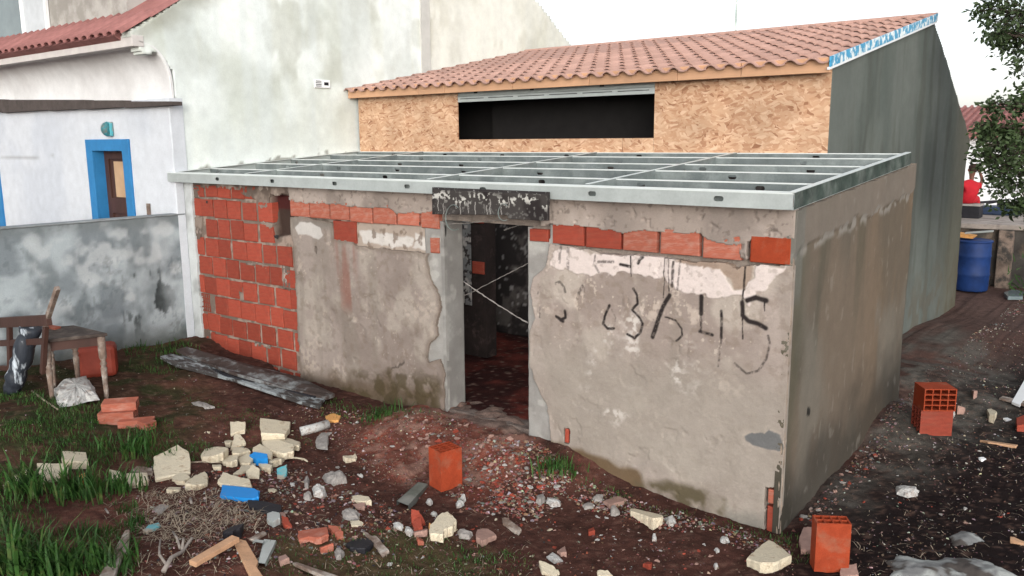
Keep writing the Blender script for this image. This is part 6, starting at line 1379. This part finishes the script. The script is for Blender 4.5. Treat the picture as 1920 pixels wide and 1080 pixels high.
# ------------------------------------------------------------------ medium shards, each its own object
sh_meshes = []
def lump(seed, flat=.5):
    r = random.Random(seed); me = bpy.data.meshes.new('shard'); bm_v = []
    n = 7; mb = MB(); top = []; bot = []; mid = []
    for i in range(n):
        a = 2*math.pi*i/n+r.uniform(-.42, .42); q = r.uniform(.45, 1.05)
        bot.append((math.cos(a)*q*.45, math.sin(a)*q*.40, 0)); mid.append((math.cos(a)*q*.5, math.sin(a)*q*.45, flat*r.uniform(.3, .5))); k2 = r.uniform(.15, .40); top.append((math.cos(a)*q*k2+.06, math.sin(a)*q*k2, flat*r.uniform(.5, 1)))
    mb.add(bot+mid+top, [tuple(range(n))[::-1], tuple(range(2*n, 3*n))]+[(i, (i+1) % n, (i+1) % n+n, i+n) for i in range(n)]+[(n+i, n+(i+1) % n, 2*n+(i+1) % n, 2*n+i) for i in range(n)])
    return mb.mesh('shard')
kinds = {
 'brick_shard': ('brick', 'brick shard', 'brick'), 'pink_shard': ('ppink', 'pinkish plaster shard', 'plaster'), 'white_shard': ('pwhite', 'white plaster shard', 'plaster'), 'grey_shard': ('pgrey', 'grey cement shard', 'cement lump'), 'foam_crumb': ('foam', 'cream foam crumb', 'foam')}
base_m = {k: [lump(i*13+len(k) % 7, .38) for i in range(4)] for k in kinds}
for k in kinds:
    for m_ in base_m[k]: m_.materials.append(M[kinds[k][0]])
rz_ = random.Random(77)
def scatter(poly, n, mix, s0, s1, where, group):
    P = poly; xs = [p[0] for p in P]; ys = [p[1] for p in P]; c = 0; pa = np.array
    while c < n:
        x = rz_.uniform(min(xs), max(xs)); y = rz_.uniform(min(ys), max(ys))
        if not inpoly(pa([x]), pa([y]), P)[0]: continue
        k = rz_.choice(mix); q = G(x, y)
        if q.y > -.03 and q.x < .05: continue
        s = rz_.uniform(s0, s1)**1.0; o = bpy.data.objects.new(k, rz_.choice(base_m[k])); C.objects.link(o)
        o.location = (q.x, q.y, q.z-.006); o.scale = (s, s*rz_.uniform(.6, 1), s*rz_.uniform(.5, 1)); o.rotation_euler = (rz_.uniform(-.3, .3), rz_.uniform(-.3, .3), rz_.uniform(0, 6.3))
        tag(o, 'small '+kinds[k][1]+' '+where, kinds[k][2], group); c += 1
scatter([(860, 870), (1000, 850), (1060, 900), (1040, 960), (930, 960), (880, 930)], 62, ['brick_shard', 'brick_shard', 'pink_shard', 'brick_shard', 'grey_shard', 'white_shard'], .035, .085, 'in the rubble heap right of the upright brick', 'shards in the rubble heap right of the upright brick')
scatter([(760, 790), (840, 785), (990, 830), (990, 850), (900, 900), (860, 870), (790, 850)], 36, ['brick_shard', 'pink_shard', 'pink_shard', 'grey_shard'], .03, .10, 'on the reddish mound before the doorway', 'shards on the reddish mound before the doorway')
scatter([(640, 780), (830, 770), (800, 850), (700, 850)], 26, ['brick_shard', 'pink_shard', 'pink_shard', 'white_shard'], .03, .07, 'before the wall left of the doorway', 'shards before the wall left of the doorway')
scatter([(1050, 920), (1200, 950), (1400, 1000), (1440, 1060), (1100, 1060), (1000, 980)], 42, ['brick_shard', 'pink_shard', 'white_shard', 'grey_shard', 'white_shard'], .025, .06, 'along the foot of the numbered wall', 'shards along the foot of the numbered wall')
scatter([(520, 880), (700, 870), (760, 1000), (640, 1060), (520, 960)], 52, ['brick_shard', 'pink_shard', 'white_shard', 'grey_shard'], .03, .075, 'between the foam pile and the bottom edge', 'shards between the foam pile and the bottom edge')
scatter([(700, 960), (1060, 960), (1080, 1070), (700, 1075)], 44, ['brick_shard', 'pink_shard', 'white_shard', 'white_shard', 'foam_crumb'], .025, .06, 'in the centre foreground near the bottom edge', 'shards in the centre foreground')
scatter([(380, 800), (560, 800), (580, 890), (360, 900)], 26, ['foam_crumb', 'foam_crumb', 'white_shard'], .025, .06, 'scattered round the foam pile', 'crumbs round the foam pile')
scatter([(320, 880), (480, 870), (480, 905), (330, 920)], 22, ['brick_shard'], .03, .07, 'in the line of crushed brick below the foam pile', 'crushed brick below the foam pile')
scatter([(1540, 880), (1700, 760), (1900, 760), (1900, 1060), (1620, 1060)], 40, ['pink_shard', 'white_shard', 'grey_shard', 'brick_shard'], .02, .055, 'on the dark ground right of the shed', 'shards on the dark ground right of the shed')
scatter([(1480, 960), (1560, 880), (1640, 830), (1650, 860), (1560, 950), (1500, 1000)], 26, ['pink_shard', 'grey_shard', 'brick_shard', 'grey_shard'], .03, .08, 'at the foot of the side wall', 'shards at the foot of the side wall')

# ------------------------------------------------------------------ fine rubble, too small to count
CHC = {'w': (.36, .32, .28), 'p': (.20, .115, .095), 'r': (.18, .055, .04), 'g': (.15, .135, .125), 'k': (.03, .025, .025), 'b': (.10, .06, .048)}
def chips(name, zones, seed):
    r = np.random.RandomState(seed); V = []; F = []; CC = []
    for (poly, n, mix, s0, s1) in zones:
        Wp = [tuple(G(a, b)[:2]) for a, b in poly]; xs = [p[0] for p in Wp]; ys = [p[1] for p in Wp]
        x = r.uniform(min(xs), max(xs), n*4); y = r.uniform(min(ys), max(ys), n*4)
        cl_ = fbm(x, y, 2.5, 3, seed)+.35*r.rand(len(x)); ok = inpoly(x, y, Wp) & (cl_ > .55) & ~((y > -.03) & (x < .03)); x, y = x[ok][:n], y[ok][:n]
        z = gz(x, y)+gdetail(x, y); s = s0+(s1-s0)*r.rand(len(x))**2.5; a = r.rand(len(x))*6.28
        base = np.array([(-.5, -.35, -.1), (.5, -.3, -.1), (.35, .4, -.1), (-.4, .35, -.1), (-.3, -.2, .3), (.3, -.2, .35), (.15, .25, .28)])
        fc = [(0, 1, 5, 4), (1, 2, 6, 5), (2, 3, 4, 6), (3, 0, 4), (4, 5, 6)]
        for i in range(len(x)):
            b = base*(s[i]*np.array([1, r.uniform(.4, 1), r.uniform(.5, 1.1)]))*(1+r.uniform(-.25, .25, base.shape)); ca, sa = math.cos(a[i]), math.sin(a[i])
            o = len(V)*7; V.append(np.stack([x[i]+b[:, 0]*ca-b[:, 1]*sa, y[i]+b[:, 0]*sa+b[:, 1]*ca, z[i]+b[:, 2]], 1)); F += [tuple(o+k for k in f) for f in fc]
            k = CHC[mix[r.randint(len(mix))]]; CC += [tuple(c_*(r.rand()*.4+.75) for c_ in k)+(1,)]*1
    V = np.concatenate(V); CC = np.repeat(np.array([c[0:4] if False else c for c in [(*q[:3], 1) for q in CC]]), 7, axis=0)
    me = bpy.data.meshes.new(name); me.from_pydata(V.tolist(), [], F); me.update(); at = me.attributes.new('Col', 'FLOAT_COLOR', 'POINT'); at.data.foreach_set('color', CC.astype(np.float32).ravel())
    o = link(name, me, M['chips']); o['kind'] = 'stuff'; return o
chips('rubble_chips', [
 ([(560, 760), (1000, 820), (1480, 1010), (1500, 1080), (200, 1080), (230, 900), (400, 800)], 5200, 'wppprrgbbbbkbb', .005, .026),
 ([(700, 775), (830, 770), (1000, 830), (1000, 860), (880, 935), (720, 900)], 1100, 'pprbbbbp', .004, .026),
 ([(820, 830), (1010, 830), (1080, 900), (1000, 980), (860, 960)], 2200, 'pprrrpgw', .010, .045),
 ([(560, 760), (840, 770), (900, 900), (700, 900)], 1500, 'pprwbb', .006, .03),
 ([(240, 890), (560, 880), (760, 960), (700, 1060), (300, 1060)], 2500, 'pgwkrbbg', .008, .04),
 ([(1020, 850), (1480, 1020), (1480, 1060), (1000, 900)], 1500, 'ppwgr', .008, .035),
 ([(0, 680), (300, 690), (640, 760), (500, 900), (0, 900)], 1200, 'wbbgp', .005, .018)], 5)
chips('gravel', [
 ([(1500, 1020), (1650, 820), (1720, 640), (1830, 560), (1920, 560), (1980, 1100), (1450, 1100)], 4200, 'wwpbbkgbbk', .006, .026),
 ([(1470, 1010), (1560, 900), (1640, 800), (1700, 720), (1720, 740), (1640, 880), (1540, 980)], 600, 'ggbbkp', .008, .04),
 ([(1720, 600), (1800, 560), (1920, 540), (1920, 600), (1720, 680)], 900, 'wgpb', .01, .05)], 8)
# dry stalks and twigs
def stalks(name, zones, seed, m):
    r = random.Random(seed); mb = MB()
    for poly, n, l0, l1, rise, wd in zones:
        xs = [p[0] for p in poly]; ys = [p[1] for p in poly]; c = 0
        pts = []
        while len(pts) < n:
            x = r.uniform(min(xs), max(xs)); y = r.uniform(min(ys), max(ys))
            if inpoly(np.array([x]), np.array([y]), poly)[0]: pts.append((x, y))
        for x, y in pts:
            q = G(x, y)
            if q.y > -.05 and q.x < 0: continue
            a = r.uniform(0, 6.3); L = r.uniform(l0, l1); d = Vector((math.cos(a), math.sin(a), r.uniform(0, rise))); s = Vector((-d.y, d.x, 0)).normalized()*wd*r.uniform(.6, 1.3)
            b = q+d*L*.5+Vector((0, 0, .012)); e = q+d*L; e.z = q.z+d.z*L*.7
            mb.add([q-s, q+s, b+s*.8, b-s*.8, e], [(0, 1, 2, 3), (3, 2, 4)])
    o = link(name, mb.mesh(name), M[m]); o['kind'] = 'stuff'; return o
stalks('dry_stalks', [(Q3([(0, 580), (480, 590), (680, 640), (760, 800), (520, 830), (300, 900), (0, 850)]), 750, .04, .16, .35, .0022), ([(200, 900), (500, 900), (480, 1080), (180, 1080)], 350, .04, .14, .5, .002), ([(500, 960), (1000, 960), (1000, 1080), (500, 1080)], 260, .03, .10, .3, .0016), ([(1720, 640), (1920, 700), (1920, 1080), (1560, 1080)], 240, .03, .12, .1, .0018)], 3, 'drygrass')
# short grass and moss
def blades(mb, q, n, h0, h1, wd, spread, r, lean=.5):
    for _ in range(n):
        a = r.uniform(0, 6.3); rr_ = spread*math.sqrt(r.random()); b = q+Vector((math.cos(a)*rr_, math.sin(a)*rr_, -.01)); h = r.uniform(h0, h1); t = r.uniform(0, 6.3); ln = r.uniform(.05, lean)*h
        d = Vector((math.cos(t), math.sin(t), 0)); s = Vector((-d.y, d.x, 0))*wd*r.uniform(.6, 1.3)*.5
        if r.random() < .5: s = (s+CR*wd*.4)*.7
        m1 = b+d*ln*.25+Vector((0, 0, h*.45)); m2 = b+d*ln*.65+Vector((0, 0, h*.8)); e = b+d*ln*1.15+Vector((0, 0, h*.98))
        mb.add([b-s*.7, b+s*.7, m1+s, m1-s, m2+s*.75, m2-s*.75, e], [(0, 1, 2, 3), (3, 2, 4, 5), (5, 4, 6)])
def grassfield(name, zones, seed):
    r = random.Random(seed); mb = MB()
    for poly, n, h0, h1, wd, thr in zones:
        Wp = [tuple(G(a, b)[:2]) for a, b in poly]; xs = [p[0] for p in Wp]; ys = [p[1] for p in Wp]; rs2 = np.random.RandomState(seed)
        x = rs2.uniform(min(xs), max(xs), n*5); y = rs2.uniform(min(ys), max(ys), n*5)
        ok = inpoly(x, y, Wp) & (fbm(x, y, 3, 3, 9)+.1*rs2.rand(len(x)) > thr) & ~((y > -.02) & (x < 0)); x, y = x[ok][:n], y[ok][:n]; z = gz(x, y)+gdetail(x, y)
        for i in range(len(x)): blades(mb, Vector((x[i], y[i], z[i])), 1, h0, h1, wd, .0, r, .9)
    o = link(name, mb.mesh(name), M['grass']); o['kind'] = 'stuff'; return o
grassfield('short_grass', [
 ([(0, 740), (100, 730), (220, 760), (340, 800), (420, 860), (300, 880), (0, 900)], 5200, .02, .07, .005, .52),
 ([(230, 650), (340, 640), (380, 660), (330, 700), (240, 700)], 500, .03, .10, .006, .45),
 ([(0, 930), (260, 950), (260, 1080), (0, 1080)], 2200, .03, .09, .006, .45),
 ([(340, 740), (520, 780), (640, 860), (440, 850)], 1100, .01, .035, .004, .56),
 ([(500, 1010), (760, 990), (1000, 1040), (1000, 1080), (480, 1080)], 1500, .01, .045, .004, .52),
 ([(560, 730), (760, 770), (830, 780), (700, 800), (600, 780)], 500, .02, .06, .005, .5),
 ([(1000, 850), (1100, 890), (1200, 930), (1480, 1010), (1480, 1030), (1150, 950)], 500, .01, .05, .005, .55),
 ([(1430, 1000), (1520, 1000), (1530, 1060), (1450, 1060)], 260, .01, .05, .005, .45)], 21)
# leafy clumps one can tell apart
def clump(label, px, py, n, h0, h1, wd, spread, seed, name='leafy_clump', sx=1.0):
    r = random.Random(seed); q = G(px, py); mb = MB(); k = max(1, n//6)
    k = int(k*1.7)
    for _ in range(k):
        dq = CR*r.gauss(0, spread*sx)+CF*r.gauss(0, spread*.5); b = q+dq; b.z = gh(b.x, b.y); hh_ = r.uniform(.45, 1.05); blades(mb, b, 6, h0*hh_, h1*hh_, wd*.62, .05, r, .85)
    solo(name, mb, 'grass', label, 'plant')
clump('broad bladed green clump at the left edge among foam pieces', 60, 925, 130, .14, .34, .024, .16, 1)
clump('tall bladed green clump in the grass before the small brick stack', 245, 850, 110, .10, .28, .020, .16, 2)
clump('bladed green clump right of the left edge clump, foam behind it', 160, 930, 120, .12, .32, .022, .15, 3)
clump('bladed green clump by the grass lined foam bar', 215, 920, 70, .12, .27, .02, .10, 4)
clump('big blurred green clump in the bottom left corner', 20, 1075, 150, .16, .40, .028, .16, 5)
clump('upright green clump at the bottom edge, second from the left corner', 100, 1080, 130, .14, .36, .026, .14, 6)
clump('upright green clump at the bottom edge left of the split board', 185, 1065, 110, .14, .34, .024, .13, 7)
clump('low green clump right of the split weathered board', 250, 985, 26, .08, .17, .014, .05, 8)
clump('dark leafy tuft growing at the wall foot left of the doorway', 715, 782, 70, .08, .20, .016, .10, 9, 'grass_tuft')
clump('dark leafy tuft growing at the wall foot right of the doorway', 1040, 880, 80, .08, .20, .016, .10, 10, 'grass_tuft')
clump('sparse sprout at the wall foot further right of the doorway tuft', 1090, 893, 18, .06, .12, .010, .08, 11, 'grass_tuft')
clump('low green weed tuft near the bottom edge at the centre', 880, 1055, 60, .02, .07, .010, .10, 12, 'weed_tuft')
clump('low green weed tuft right of the centre bottom tuft', 950, 1045, 34, .02, .07, .010, .06, 13, 'weed_tuft')
clump('tiny green sprout beside the flat orange brick slab', 645, 995, 20, .02, .06, .012, .02, 14, 'weed_tuft')
clump('small green sprout against the big white plaster chunk', 150, 738, 22, .03, .08, .014, .03, 15, 'weed_tuft')
clump('low weeds along the garden wall foot right of the table', 270, 655, 50, .04, .12, .014, .16, 16, 'weed_tuft')
